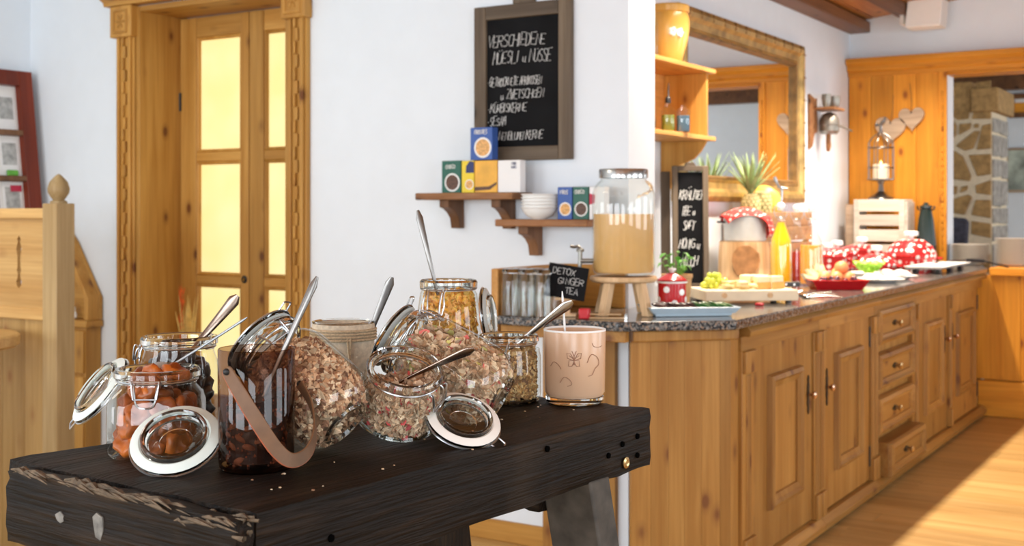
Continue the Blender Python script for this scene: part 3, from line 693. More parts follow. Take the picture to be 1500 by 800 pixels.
bench = thing('work_bench', 'heavy worn black-brown timber bench carrying the cereal jars', 'bench', (-0.988, 0.99, FZ), (0, 0, -math.atan(0.07/0.933)))
from_bm(rough_box(-0.512, 0.0, 0.030, 0.945, BT-0.102, BT, 0.018, 0.0022, (18, 3, 18), 1), 'top_slab', 'bench_wood_y', bench)
from_bm(rough_box(-0.470, 0.001, 0.0, 0.0295, BT-0.104, BT-0.003, 0.013, 0.0026, (5, 22, 22), 5), 'end_cleat', 'bench_wood_x', bench)
# pale splintered arris along the end cleat
spl = MB(); rs = random.Random(5)
for i in range(110):
    u = rs.random(); x = -0.455 + 0.455*u + rs.uniform(-0.01, 0.01)
    yy = 0.0 + abs(rs.gauss(0, 0.006)) ; ln = rs.uniform(0.02, 0.075); zt = BT-0.0045 + rs.uniform(-0.003, 0.003)
    if x > -0.14: yy = rs.uniform(-0.003, 0.022); zt = BT-0.003-rs.uniform(0, 0.02)
    a = rs.uniform(-0.18, 0.18); th = rs.uniform(0.0015, 0.004)
    spl.tube([(x, yy, zt), (x+ln*0.5*math.cos(a), yy+ln*0.5*math.sin(a), zt+rs.uniform(0, 0.004)), (min(x+ln*math.cos(a), 0.004), yy+ln*math.sin(a), zt-0.002)], [th*0.4, th, th*0.2], 5)
spl.build('splintered_edge', 'worn_splinter', bench, ang=25)
plain('old_white_paint', (0.16, 0.155, 0.14), 0.8, var=0.4, scale=80)
for (x, z, w_, h_) in ((-0.255, -0.045, 0.03, 0.035), (-0.155, -0.075, 0.014, 0.012), (-0.34, -0.05, 0.02, 0.016)):
    pts = [(x+w_*math.cos(a)*rs.uniform(0.25, 0.6), BT+z+h_*math.sin(a)*rs.uniform(0.3, 0.6)) for a in [k*2*PI/9 for k in range(9)]]
    MB().prism(pts, 0.0, 0.0022, FY).build('paint_chip', 'old_white_paint', bench, smooth=False)
for (yy, z) in ((0.845, -0.048), (0.895, -0.042), (0.895, -0.075), (0.15, -0.055), (0.62, -0.02), (0.80, -0.06)):
    MB().lathe([(0.0050, -0.001), (0.0048, 0.0022), (0.0, 0.0024)], 10, Matrix.Translation((0.001, yy, BT+z)) @ Matrix.Rotation(PI/2, 4, 'Y')).build('nail_hole', 'black_hole', bench)
MB().lathe([(0.010, 0), (0.010, 0.002), (0.006, 0.004), (0.0035, 0.003), (0, 0.003)], 12, Matrix.Translation((0.0015, 0.855, BT-0.081)) @ Matrix.Rotation(PI/2, 4, 'Y')).build('bolt', 'brass', bench)
def leg(x, y, dx, dy, mat, sx=0.085, sy=0.06):
    mb = MB(); zt = BT-0.095
    b = [(x+dx-sx, y+dy-sy), (x+dx, y+dy-sy), (x+dx, y+dy+sy), (x+dx-sx, y+dy+sy)]; t_ = [(x-sx, y-sy), (x, y-sy), (x, y+sy), (x-sx, y+sy)]
    mb.add([(p[0], p[1], 0.002) for p in b] + [(p[0], p[1], zt) for p in t_], [(3,2,1,0), (4,5,6,7), (0,1,5,4), (1,2,6,5), (2,3,7,6), (3,0,4,7)])
    return mb.build('leg', mat, bench, bevel=0.004)
leg(0.0, 0.775, 0.02, 0.24, 'grey_leg', 0.10, 0.03); leg(-0.35, 0.80, -0.02, 0.20, 'bench_wood_z', 0.09, 0.045)
leg(-0.02, 0.16, 0.02, -0.20, 'bench_wood_z', 0.09, 0.045); leg(-0.38, 0.16, -0.02, -0.20, 'bench_wood_z', 0.09, 0.045)
from_bm(rough_box(-0.36, -0.10, 0.74, 0.82, BT-0.16, BT-0.10, 0.02, 0.003, (12, 12, 12), 8), 'cross_bearer', 'bench_wood_x', bench)
MB().box(-0.30, -0.24, 0.1, 0.86, 0.35, 0.41).build('stretcher', 'bench_wood_y', bench, bevel=0.004)

# ------------------------------------------------------------------ jars
def loft(mb, prof, seg=36, M=None):       # prof: (radius, z, squareness n)
    vv = []; ff = []; rings = []
    for R, z, n in prof:
        if R < 1e-6: rings.append([len(vv)]); vv.append((0, 0, z)); continue
        rings.append(list(range(len(vv), len(vv)+seg)))
        for k in range(seg):
            a = 2*PI*k/seg; c, s_ = math.cos(a), math.sin(a)
            r = R / ((abs(c)**n + abs(s_)**n) ** (1/n)); vv.append((r*c, r*s_, z))
    for a, b in zip(rings, rings[1:]):
        for k in range(seg):
            k2 = (k+1) % seg
            if len(a) == 1: ff.append((a[0], b[k2], b[k]))
            elif len(b) == 1: ff.append((a[k], a[k2], b[0]))
            else: ff.append((a[k], a[k2], b[k2], b[k]))
    return mb.add(vv, ff, M)
def jar_profile(R, H, Rn, n, sh):        # outer silhouette; sh = shoulder height
    return [(0, 0.004, n), (R*0.80, 0.003, n), (R*0.90, 0.0, n), (R*0.97, 0.004, n), (R, 0.014, n), (R, sh*0.55, n), (R*0.995, sh, n), (R*0.96, sh+0.008, n), (R*0.90+Rn*0.06, sh+0.014, (n+2)/2), (Rn, H-0.024, 2), (Rn, H-0.018, 2)]
def heel_profile(R, H, Rn, sh):          # big jars with a rounded heel
    return [(0, 0.005, 2), (R*0.42, 0.004, 2), (R*0.50, 0.0, 2), (R*0.56, 0.001, 2), (R*0.76, 0.009, 2), (R*0.92, 0.023, 2), (R*0.985, 0.036, 2), (R, 0.05, 2), (R, sh*0.7, 2), (R*0.99, sh, 2), (R*0.93, sh+0.014, 2), (R*0.84, sh+0.024, 2), (Rn, H-0.024, 2), (Rn, H-0.018, 2)]
def radius_at(prof, z):
    for (r0, z0, _), (r1, z1, _) in zip(prof[3:], prof[4:]):
        if z0 <= z <= z1: return r0 + (r1-r0)*(z-z0)/max(1e-6, z1-z0)
    return prof[-1][0]
def jar_lid(parent, Mroot, Mworld, R=0.056, gasket='gasket'):
    Ml = Mroot.inverted() @ Mworld
    s = R/0.058
    gl = MB().lathe([(r*s, z*s) for r, z in [(0, -0.009), (0.046, -0.010), (0.054, -0.009), (0.0585, -0.005), (0.058, -0.001), (0.055, 0.0), (0.044, 0.0), (0.0435, 0.011), (0.041, 0.0125), (0.0385, 0.011), (0.0375, 0.003), (0.035, -0.002), (0.022, -0.0035), (0.0215, -0.0045), (0, -0.005)]], 40)
    lid = gl.build('lid', 'rim_glass', parent, M=Ml)
    MB().lathe([(r*s, z*s) for r, z in [(0.0445, 0.0005), (0.0445, 0.004), (0.047, 0.0055), (0.054, 0.0035), (0.0585, 0.001), (0.058, 0.0002)]], 40, closed=True).build('gasket', gasket, lid)
    wire = MB().tube(circ(0.0595*s, -0.005*s, 36), 0.0014, 6, True)
    wire.build('wire_ring', 'steel_wire', lid)
    a = 0.059*s
    MB().tube(catmull([(a, -0.011, -0.005), (a+0.010, -0.010, -0.006), (a+0.014, -0.008, -0.007), (a+0.014, 0.008, -0.007), (a+0.010, 0.010, -0.006), (a, 0.011, -0.005)], 4), 0.0014, 6).build('bail', 'steel_wire', lid)
    return lid
def clip_jar(name, label, M, R, H, Rn, n=2, sh=None, clasp_angle=0.0, clasp=True, glass='glass', heel=False):
    t = thing(name, label, 'jar', M=M, group='clip-top jars on the timber bench')
    sh = sh or H*0.62; pr = heel_profile(R, H, Rn, sh) if heel else jar_profile(R, H, Rn, n, sh)
    mb = MB(); loft(mb, pr)
    mb.build('glass_body', glass, t, ang=50)
    MB().lathe([(Rn-0.003, H-0.020), (Rn+0.001, H-0.020), (Rn+0.0015, H-0.014), (Rn+0.006, H-0.012), (Rn+0.0065, H-0.004), (Rn+0.004, H), (Rn-0.001, H+0.0005), (Rn-0.0035, H-0.003)], 40, closed=True).build('rim', 'rim_glass', t)
    MB().lathe([(0, 0.0), (R*0.86, -0.0005), (R*0.93, 0.003), (R*0.88, 0.0075), (R*0.5, 0.0045), (0, 0.0055)], 32).build('glass_base', 'rim_glass', t) if n == 2 and not heel else None
    if heel: MB().lathe([(R*0.40, 0.0035), (R*0.44, -0.001), (R*0.52, -0.001), (R*0.56, 0.003), (R*0.50, 0.006)], 36, closed=True).build('foot_ring', 'rim_glass', t)
    MB().tube(circ(Rn+0.0022, H-0.0165, 36), 0.0015, 6, True).build('neck_wire', 'steel_wire', t)
    if clasp:
        Mc = Matrix.Rotation(clasp_angle, 4, 'Z'); a = Rn+0.003; z = H-0.016
        cl = MB(); 
        for s in (-1, 1): cl.tube(catmull([(a, s*0.016, z), (a+0.005, s*0.016, z-0.004), (a+0.008, s*0.015, z-0.014), (a+0.009, s*0.013, z-0.026), (a+0.008, s*0.008, z-0.032), (a+0.008, 0, z-0.033)], 4), 0.0014, 6, M=Mc)
        for s in (-1, 1): cl.tube(catmull([(a+0.001, s*0.020, z), (a+0.007, s*0.0195, z+0.004), (a+0.010, s*0.018, z-0.006), (a+0.011, s*0.016, z-0.02)], 4), 0.0014, 6, M=Mc)
        cl.tube([(a+0.011, -0.016, z-0.02), (a+0.011, 0.016, z-0.02)], 0.0013, 6, M=Mc)
        cl.build('clasp', 'steel_wire', t)
    return t, pr
def fill(jar, M, pr, n, level, size, palette, kind, mat, top_z=None, seed=1, sq=2, deep=0.72, name='filling', core=None, slope=(0, 0)):
    """loose grains against the glass and on the free surface; level = world height of that surface"""
    rs = random.Random(seed); mb = MB(); mb.c = []
    zmax = top_z or pr[-1][1]; cnt = 0; tries = 0; org = M.translation
    while cnt < n and tries < n*60:
        tries += 1
        z = rs.uniform(0.008, zmax); R = radius_at(pr, z) - 0.006
        a = rs.uniform(0, 2*PI); c, s_ = math.cos(a), math.sin(a)
        Rm = R / ((abs(c)**sq + abs(s_)**sq) ** (1/sq))
        rr = Rm * (math.sqrt(rs.uniform(0, 1)) if rs.random() < 0.30 else rs.uniform(0.90, 1.0)); p = Vector((rr*c, rr*s_, z)); w = M @ p
        lv = level + slope[0]*(w.x-org.x) + slope[1]*(w.y-org.y) + 0.006*mnoise.noise(w*40)
        if w.z > lv: continue
        if rr < Rm*deep and w.z < lv-0.014 and z > 0.018: continue
        sz = size * rs.uniform(0.55, 1.25)
        if rr > Rm - sz*0.35: p *= 1; p.x *= (Rm - sz*0.35)/rr if rr > 0 else 1; p.y *= (Rm - sz*0.35)/rr if rr > 0 else 1
        colr = rs.choice(palette); k = rs.uniform(0.55, 1.3); colr = tuple(min(1, q*k) for q in colr)
        E = Euler((rs.uniform(0, PI), rs.uniform(0, PI), rs.uniform(0, PI))).to_matrix().to_4x4(); E.translation = p
        if kind == 'flake':
            vv = [(sz*0.5*math.cos(q*PI/3)*rs.uniform(0.75, 1.1), sz*0.5*math.sin(q*PI/3)*rs.uniform(0.6, 0.95), sz*rs.uniform(-0.06, 0.14)) for q in range(6)] + [(0, 0, sz*0.10), (0, 0, -sz*0.06)]
            ff = [(q, (q+1) % 6, 6) for q in range(6)] + [((q+1) % 6, q, 7) for q in range(6)]
        else:
            vv = [(d[0]*sz*0.5*rs.uniform(0.6, 1.1), d[1]*sz*0.42*rs.uniform(0.6, 1.1), d[2]*sz*0.38*rs.uniform(0.6, 1.1)) for d in ((1,0,0),(-1,0,0),(0,1,0),(0,-1,0),(0,0,1),(0,0,-1),)]
            ff = [(0,2,4),(2,1,4),(1,3,4),(3,0,4),(2,0,5),(1,2,5),(3,1,5),(0,3,5)]
        mb.add(vv, ff, E); mb.c += [colr]*len(vv); cnt += 1
    o = stuff(mb.build(name, mat, jar, smooth=(kind == 'flake'), ang=70))
    # the packed heart of the filling, seen between the grains
    bm = bmesh.new(); h = MB(); loft(h, [(0, 0.010, sq)] + [(max(0.001, radius_at(pr, z)*0.84), z, sq) for z in [0.012 + (zmax-0.012)*k/10 for k in range(11)]] + [(0, zmax, sq)], 24)
    mm = h.mesh('heart'); bm.from_mesh(mm); Mi = M.to_3x3().inverted()
    nrm = Mi @ Vector((-slope[0], -slope[1], 1)).normalized(); pt = M.inverted() @ Vector((org.x, org.y, level-0.006))
    r_ = bmesh.ops.bisect_plane(bm, geom=bm.verts[:]+bm.edges[:]+bm.faces[:], plane_co=pt, plane_no=nrm, clear_outer=True)
    ed = [e for e in r_['geom_cut'] if isinstance(e, bmesh.types.BMEdge)]
    if ed: bmesh.ops.edgeloop_fill(bm, edges=ed)
    bpy.data.meshes.remove(mm); m = bpy.data.meshes.new('filling_heart'); bm.to_mesh(m); bm.free()
    m.materials.append(MAT[core]); o2 = bpy.data.objects.new('filling_heart', m); col.objects.link(o2); o2.parent = o; stuff(o2)
    return o
def spoon(name, label, p0, p1, mat='steel', wend=0.011, wneck=0.0045, th=0.0022, bowl=True, side=None, bowl_len=0.045, bow=0.006, group='spoons in the jars'):
    p0, p1 = Vector(p0), Vector(p1); L_ = (p1-p0).length; M = axis_matrix(p0, p1-p0, side or CR)
    t = thing(name, label, 'spoon', M=M, group=group)
    vv = []; ff = []; seg = 12; nr = 14
    for i in range(nr+1):
        u = i/nr; w = wneck + (wend-wneck)*max(0, (u-0.15)/0.85)**1.4
        if u > 0.93: w *= math.sqrt(max(0.02, 1-((u-0.93)/0.075)**2))
        hh = th*(0.9 if u > 0.2 else 1.2); off = bow*math.sin(PI*u)
        for k in range(seg):
            a = 2*PI*k/seg; vv.append((w*math.cos(a), hh*math.sin(a) + off, L_*u))
    for i in range(nr):
        for k in range(seg): ff.append((i*seg+k, i*seg+(k+1) % seg, (i+1)*seg+(k+1) % seg, (i+1)*seg+k))
    ff.append(tuple(range(seg-1, -1, -1))); ff.append(tuple(range(nr*seg, (nr+1)*seg)))
    MB().add(vv, ff).build('handle', mat, t, ang=50)
    if bowl:
        b = MB(); vv = []; ff = []; nu, nv = 10, 12
        for lay in (0, 1):
            for i in range(nu+1):
                u = i/nu; z = -bowl_len*u + 0.004; hw = 0.0155*math.sin(PI*min(1, 0.10+0.9*u)**0.8)*(1 if u < 1 else 0) + 0.001
                for j in range(nv+1):
                    q = -1 + 2*j/nv; dep = 0.0085*(1-q*q)*math.sin(PI*u)**0.7
                    vv.append((hw*q, -dep - (0.0012 if lay else 0), z))
        nn = (nu+1)*(nv+1)
        for lay in (0, 1):
            for i in range(nu):
                for j in range(nv):
                    a = lay*nn + i*(nv+1)+j; f = (a, a+1, a+nv+2, a+nv+1); ff.append(f if lay else f[::-1])
        MB().add(vv, ff).build('bowl', mat, t, ang=60)
    return t
def up_matrix(x, y, z, rz=0.0): return Matrix.Translation((x, y, z)) @ Matrix.Rotation(rz, 4, 'Z')
def cam_dir(r, u, t): return CR*r + UP*u + CT*t
def dirM(loc, axis, xh): return axis_matrix(loc, axis, xh)
BZ = 1.001
plain('heart_brown', (0.20, 0.105, 0.055), 0.9, var=0.5, scale=120)
plain('heart_tan', (0.42, 0.26, 0.15), 0.9, var=0.4, scale=120)

# apricot jar (square), its lid hanging open in front
MA_ = up_matrix(-1.357, 1.203, BZ, math.radians(32+8))
jar, pr = clip_jar('clip_jar', 'square clip jar of orange dried apricots with its white-sealed lid hanging in front', MA_, 0.066, 0.121, 0.0545, n=4.5, sh=0.072, clasp_angle=math.radians(-90-6))
jar_lid(jar, MA_, dirM((-1.2434, 1.1333, 1.041), cam_dir(-0.02, 0.79, 0.61), cam_dir(0.05, -0.6, 0.8)), 0.0595)
ap = MB().ball((0, 0, 0), 0.0225, 20, 12, (1, 0.88, 0.40)); am = None
rs = random.Random(11); spots = []
for lay in range(6):
    z = 0.018 + lay*0.0155
    for k in range(8 if lay < 4 else 4):
        a = 2*PI*k/8 + lay*0.39; r = 0.0415/((abs(math.cos(a))**4 + abs(math.sin(a))**4)**0.25) if lay < 4 else 0.028
        spots.append((r*math.cos(a), r*math.sin(a), z + rs.uniform(-0.003, 0.003), a))
spots += [(0.004, -0.012, 0.112, 1.0), (0.026, -0.014, 0.116, 0.2), (-0.010, 0.02, 0.108, 2.2), (0.0, 0.0, 0.02, 0), (0, 0, 0.05, 1), (0.0, 0.0, 0.08, 1)]
for i, (x, y, z, a) in enumerate(spots):
    if am is None:
        o = ap.build('dried_apricot', 'apricot'); am = o.data
        for v in am.vertices:
            n_ = mnoise.noise(v.co*70) + 0.6*mnoise.noise(v.co*190); v.co *= 1 + 0.30*n_
            if v.co.z > 0: v.co.z *= 0.35 + 1.3*min(1, (v.co.x**2+v.co.y**2)/0.0003)
    else: o = bpy.data.objects.new('dried_apricot', am); col.objects.link(o)
    out = 1.35 if z < 0.1 and i < len(spots)-3 else 0.6
    o.matrix_basis = MA_ @ Matrix.Translation((x, y, z)) @ Matrix.Rotation(a, 4, 'Z') @ Matrix.Rotation(out+rs.uniform(-0.25, 0.25), 4, 'Y') @ Matrix.Rotation(rs.uniform(0, 6), 4, 'Z')
    tag(o, 'wrinkled orange dried apricot packed in the square clip jar', 'dried apricot', 'dried apricots in the jar')
    if i == len(spots)-6: o['label'] = 'topmost bright orange dried apricot heaped above the rim of the square jar'
# prune jar behind it
MP = up_matrix(-1.437, 1.318, BZ, math.radians(32))
jar, pr = clip_jar('clip_jar', 'round clip jar of black prunes behind the apricots, lid hanging at the left', MP, 0.061, 0.153, 0.053, clasp_angle=math.radians(183), sh=0.10)
jar_lid(jar, MP, dirM((-1.497, 1.214, 1.078), cam_dir(-0.66, 0.63, 0.42), cam_dir(-0.72, -0.70, 0.05)), 0.057)
pm = None
for i in range(34):
    lay = i // 6; a = 2*PI*(i % 6)/6 + lay*0.5; z = 0.018 + lay*0.0205; r = 0.036 if i < 30 else 0.018
    if pm is None:
        o = MB().ball((0, 0, 0), 0.0175, 12, 8, (1.15, 0.85, 0.75)).build('prune', 'prune'); pm = o.data
        for v in pm.vertices: v.co *= 1 + 0.25*mnoise.noise(v.co*110)
    else: o = bpy.data.objects.new('prune', pm); col.objects.link(o)
    o.matrix_basis = MP @ Matrix.Translation((r*math.cos(a), r*math.sin(a), z)) @ Euler((rs.uniform(0, 6), rs.uniform(0, 6), rs.uniform(0, 6))).to_matrix().to_4x4()
    tag(o, 'black wrinkled prune lying in the round jar behind the apricots', 'prune', 'prunes in the jar')
spoon('spoon', 'broad-handled spoon with a brown reflection in its colour, standing in the prune jar', (-1.428, 1.312, 1.115), (-1.363, 1.370, 1.216), 'dark_spoon', 0.0105)
spoon('serving_spoon', 'thin wire-handled spoon resting across the apricot jar', (-1.362, 1.225, 1.118), (-1.270, 1.296, 1.192), 'zinc', 0.0022, 0.0018, 0.0018, bow=0.003)

# brown glass bucket with leather strap
BK = (-1.157, 1.198); MBk = up_matrix(BK[0], BK[1], BZ)
bk = thing('glass_bucket', 'brown glass pail of dark nuts with a hanging leather strap handle', 'pail', M=MBk)
MB().lathe([(0, 0.003), (0.044, 0.0015), (0.047, 0.0), (0.0495, 0.004), (0.0505, 0.012), (0.0515, 0.161), (0.0505, 0.1625), (0.0498, 0.1615)], 48).build('glass_wall', 'brown_glass', bk, ang=50)
MB().lathe([(0, 0.0), (0.046, 0), (0.0495, 0.003), (0.046, 0.007), (0, 0.0065)], 40).build('thick_base', 'brown_glass', bk)
r1 = cam_dir(-0.030, 0.1395, 0.0445); r2 = cam_dir(0.034, 0.118, -0.041)
path = catmull([r1*1.0 + cam_dir(0, 0, 0.003), cam_dir(-0.012, 0.112, 0.055), cam_dir(0.018, 0.068, 0.064), cam_dir(0.042, 0.036, 0.068), cam_dir(0.060, 0.022, 0.060), cam_dir(0.076, 0.028, 0.036), cam_dir(0.080, 0.050, 0.006), cam_dir(0.070, 0.082, -0.022), cam_dir(0.052, 0.108, -0.036)], 6)
vv = []; ff = []; ee = []; Wd = 0.0085; n_ = len(path)
side0 = cam_dir(0.85, 0.5, -0.15).normalized()
for i, p in enumerate(path):
    t_ = (path[min(i+1, n_-1)] - path[max(i-1, 0)]).normalized()
    outv = Vector((p.x, p.y, 0)).normalized() if i < n_*0.5 else Vector((p.x, p.y, 0)).normalized()
    sd = t_.cross(outv).normalized(); nn_ = sd.cross(t_).normalized()
    w_ = Wd * (0.75 if i == 0 else 1)
    vv += [p - sd*w_ - nn_*0.0013, p + sd*w_ - nn_*0.0013, p + sd*w_ + nn_*0.0013, p - sd*w_ + nn_*0.0013]
    ee.append((p + sd*w_, p - sd*w_))
for i in range(n_-1):
    for k in range(4): ff.append((i*4+k, i*4+(k+1) % 4, i*4+4+(k+1) % 4, i*4+4+k))
ff += [(3, 2, 1, 0), tuple((n_-1)*4+k for k in range(4))]
st = MB().add(vv, ff).build('leather_strap', 'leather', bk, ang=60, recalc=True)
MB().tube([e[0] for e in ee], 0.0014, 5).build('red_edge', 'leather_edge', st); MB().tube([e[1] for e in ee], 0.0013, 5).build('dark_edge', 'dark_bracket', st)
MB().ball((0, 0, 0), 0.0048, 10, 6, (1, 1, 0.6), axis_matrix(r1 + cam_dir(0.001, -0.003, 0.0062), CT)).build('rivet', 'black_iron', st)
MB().ball((0, 0, 0), 0.0048, 10, 6, (1, 1, 0.6), axis_matrix(path[-1] + cam_dir(0.0, 0, -0.003), CT)).build('rivet', 'black_iron', st)
nm = None
for i in range(46):
    lay = i // 9; a = 2*PI*(i % 9)/9 + lay*0.37; z = 0.018 + lay*0.014 + rs.uniform(-0.002, 0.002); r = 0.0355
    if i % 9 == 8: r = 0.012
    if nm is None:
        o = MB().ball((0, 0, 0), 0.0085, 10, 8, (0.75, 0.62, 1.45)).build('nut', 'almond'); nm = o.data
        for v in nm.vertices: v.co *= (1 - 0.25*max(0, v.co.z/0.012)) * (1 + 0.12*mnoise.noise(v.co*200))
    else: o = bpy.data.objects.new('nut', nm); col.objects.link(o)
    o.matrix_basis = MBk @ Matrix.Translation((r*math.cos(a), r*math.sin(a), z)) @ Matrix.Rotation(a+PI/2, 4, 'Z') @ Matrix.Rotation(PI/2 + rs.uniform(-0.6, 0.6), 4, 'Y') @ Matrix.Rotation(rs.uniform(0, 6), 4, 'Z')
    tag(o, 'dark brown nut lying in the brown glass pail', 'nut', 'nuts in the brown pail')
crumb = [(0.046, 0.004, 2), (0.046, 0.0, 2), (0.047, 0.0, 2), (0.047, 0.001, 2), (0.047, 0.01, 2), (0.047, 0.155, 2)]
fill(bk, MBk, crumb, 420, 1.100, 0.007, [(0.30, 0.12, 0.06), (0.18, 0.08, 0.045), (0.42, 0.16, 0.09)], 'chunk', 'nuts', 0.1, 21, name='broken_nuts', core='prune', deep=0.8, slope=(0.2, 0.2))
spoon('spoon', 'long spoon with a dark reflection in its colour, standing in the brown glass pail', (-1.158, 1.208, 1.088), (-1.105, 1.262, 1.2585), 'dull_steel_dark_reflection', 0.0062, 0.003, bow=-0.004)

MUE = [(0.62, 0.44, 0.27), (0.50, 0.32, 0.18), (0.72, 0.56, 0.38), (0.38, 0.21, 0.11), (0.66, 0.50, 0.34), (0.30, 0.16, 0.09)]
MUEL = [(0.66, 0.47, 0.31), (0.56, 0.37, 0.23), (0.78, 0.62, 0.44), (0.46, 0.27, 0.16), (0.72, 0.54, 0.38), (0.62, 0.44, 0.30)]
# big crunchy muesli jar leaning behind the pail
ax1 = cam_dir(-0.72, 0.60, -0.33)
M1 = dirM((-1.112, 1.332, 1.043), ax1, cam_dir(0.0, 0.5, 0.8))
jar, pr = clip_jar('clip_jar', 'large clip jar of coarse brown crunchy muesli lying tilted behind the leather-strapped pail', M1, 0.070, 0.178, 0.052, sh=0.122, clasp_angle=math.radians(10), heel=True)
fill(jar, M1, pr, 2600, 1.160, 0.0185, [(0.58, 0.36, 0.22), (0.44, 0.25, 0.14), (0.68, 0.48, 0.31), (0.33, 0.17, 0.10), (0.22, 0.11, 0.07), (0.72, 0.55, 0.38)], 'chunk', 'muesli', 0.148, 2, core='heart_brown')
jar_lid(jar, M1, dirM(Vector((-1.112, 1.332, 1.043)) + ax1.normalized()*0.1845, -cam_dir(-0.71, 0.61, -0.33), cam_dir(0.62, 0.76, 0.1)), 0.056, 'gasket_grey')
# linen covered pot
lp = thing('linen_pot', 'beige linen-covered pot with twine round its rim behind the jars', 'pot', (-1.363, 1.625, BZ))
MB().lathe([(0, 0), (0.050, 0), (0.0525, 0.004), (0.0545, 0.148), (0.0535, 0.152), (0.050, 0.152), (0.049, 0.012), (0, 0.010)], 36).build('pot_body', 'linen', lp)
tw = MB()
for k in range(4): tw.tube(circ(0.0562, 0.126 + k*0.0052, 36), 0.0026, 6, True)
tw.tube([(0.02*CR + 0.0545*CT + UP*0.13)[:], (0.018*CR + 0.056*CT + UP*0.05)[:]], 0.0018, 5); tw.tube([(0.014*CR + 0.055*CT + UP*0.13)[:], (0.022*CR + 0.057*CT + UP*0.06)[:]], 0.0018, 5)
tw.build('twine', 'twine', lp)
MB().lathe([(0.0535, 0.1525), (0.0545, 0.155), (0.0515, 0.156), (0.0495, 0.1525)], 36, closed=True).build('glass_lip', 'rim_glass', lp)
spoon('spoon', 'spoon leaning out of the beige linen pot', (-1.345, 1.64, 1.08), (-1.292, 1.672, 1.233), 'dull_steel_dark_reflection', 0.0085)
# tilted muesli jar in the middle, lid hanging down on the bench
ax3 = cam_dir(0.18, 0.88, 0.43)
M3 = dirM((-1.120, 1.460, 1.031), ax3, cam_dir(1, 0.0, 0.3))
jar, pr = clip_jar('clip_jar', 'squat clip jar of fruit muesli tipped forward, its lid lying on the bench', M3, 0.064, 0.098, 0.052, sh=0.058, clasp_angle=math.radians(-12))
fill(jar, M3, pr, 2300, 1.096, 0.0155, MUEL*3 + [(0.62, 0.10, 0.10)], 'flake', 'flakes', 0.086, 3, core='heart_tan', slope=(0.0, 0.1))
jar_lid(jar, M3, dirM((-1.018, 1.492, 1.036), cam_dir(0.28, 0.82, 0.50), cam_dir(0.86, -0.38, 0.33)), 0.057, 'gasket_white')
spoon('spoon', 'small dark spoon with its handle lying over the rim of the squat muesli jar', (-1.125, 1.440, 1.080), (-0.999, 1.492, 1.143), 'dark_spoon', 0.008, 0.0025, bow=0.004)
# big fruit muesli jar lying behind
ax2 = cam_dir(-0.84, 0.45, -0.24)
M2 = dirM((-1.038, 1.628, 1.047), ax2, cam_dir(0, 0.5, 0.8))
jar, pr = clip_jar('clip_jar', 'large clip jar of pink-flecked muesli lying on its side below the cornflakes', M2, 0.071, 0.195, 0.052, sh=0.138, clasp_angle=math.radians(60), heel=True)
fill(jar, M2, pr, 3000, 1.140, 0.0185, MUEL*4 + [(0.70, 0.16, 0.14), (0.66, 0.60, 0.2)], 'flake', 'flakes', 0.17, 4, core='heart_tan', slope=(-0.12, 0))
jar_lid(jar, M2, dirM(Vector((-1.038, 1.628, 1.047)) + ax2.normalized()*0.2035 + cam_dir(-0.002, 0.002, 0), -cam_dir(-0.82, 0.49, -0.25), cam_dir(0.55, 0.83, 0.1)), 0.056, 'gasket_grey')
# cornflakes jar
M4 = up_matrix(-1.335, 1.905, BZ, math.radians(32))
t4 = thing('clip_jar', 'tall clip jar of golden cornflakes at the back of the bench', 'jar', M=M4, group='clip-top jars on the timber bench')
pr4 = [(0, 0.004, 2), (0.05, 0.003, 2), (0.056, 0, 2), (0.061, 0.004, 2), (0.064, 0.014, 2), (0.0645, 0.08, 2), (0.062, 0.14, 2), (0.055, 0.188, 2), (0.051, 0.196, 2)]
mb = MB(); loft(mb, pr4); mb.build('glass_body', 'glass', t4, ang=50)
MB().lathe([(0.048, 0.194), (0.052, 0.195), (0.0555, 0.199), (0.056, 0.211), (0.053, 0.215), (0.049, 0.213)], 40, closed=True).build('rim', 'rim_glass', t4)
MB().tube(circ(0.0535, 0.1975, 36), 0.0016, 6, True).build('neck_wire', 'steel_wire', t4)
fill(t4, M4, pr4, 3000, BZ+0.192, 0.016, [(0.84, 0.46, 0.07), (0.86, 0.52, 0.11), (0.70, 0.30, 0.04), (0.90, 0.60, 0.18)], 'flake', 'flakes', 0.193, 5, core='cheese_rind')
cl = MB(); Mc = Matrix.Rotation(math.radians(-112), 4, 'Z')
for s in (-1, 1): cl.tube(catmull([(0.055, s*0.014, 0.198), (0.060, s*0.014, 0.194), (0.066, s*0.013, 0.175), (0.069, s*0.012, 0.150), (0.069, s*0.008, 0.144), (0.069, 0, 0.143)], 4), 0.0016, 6, M=Mc)
for s in (-1, 1): cl.tube(catmull([(0.055, s*0.020, 0.198), (0.062, s*0.019, 0.190), (0.067, s*0.022, 0.170), (0.070, s*0.019, 0.152)], 4), 0.0016, 6, M=Mc)
cl.tube([(0.070, -0.019, 0.152), (0.070, 0.019, 0.152)], 0.0014, 6, M=Mc); cl.build('clasp', 'steel_wire', t4)
jar_lid(t4, M4, dirM(Vector((-1.335, 1.905, 1.145)) + cam_dir(0.076, 0, -0.015), cam_dir(0.97, 0.12, 0.14), cam_dir(0, -1, 0)), 0.054, 'gasket_grey')
spoon('spoon', 'tall slim spoon standing upright in the cornflakes jar', (-1.334, 1.885, 1.15), (-1.380, 1.866, 1.350), 'dull_steel_dark_reflection', 0.0072, 0.003, bow=-0.01)
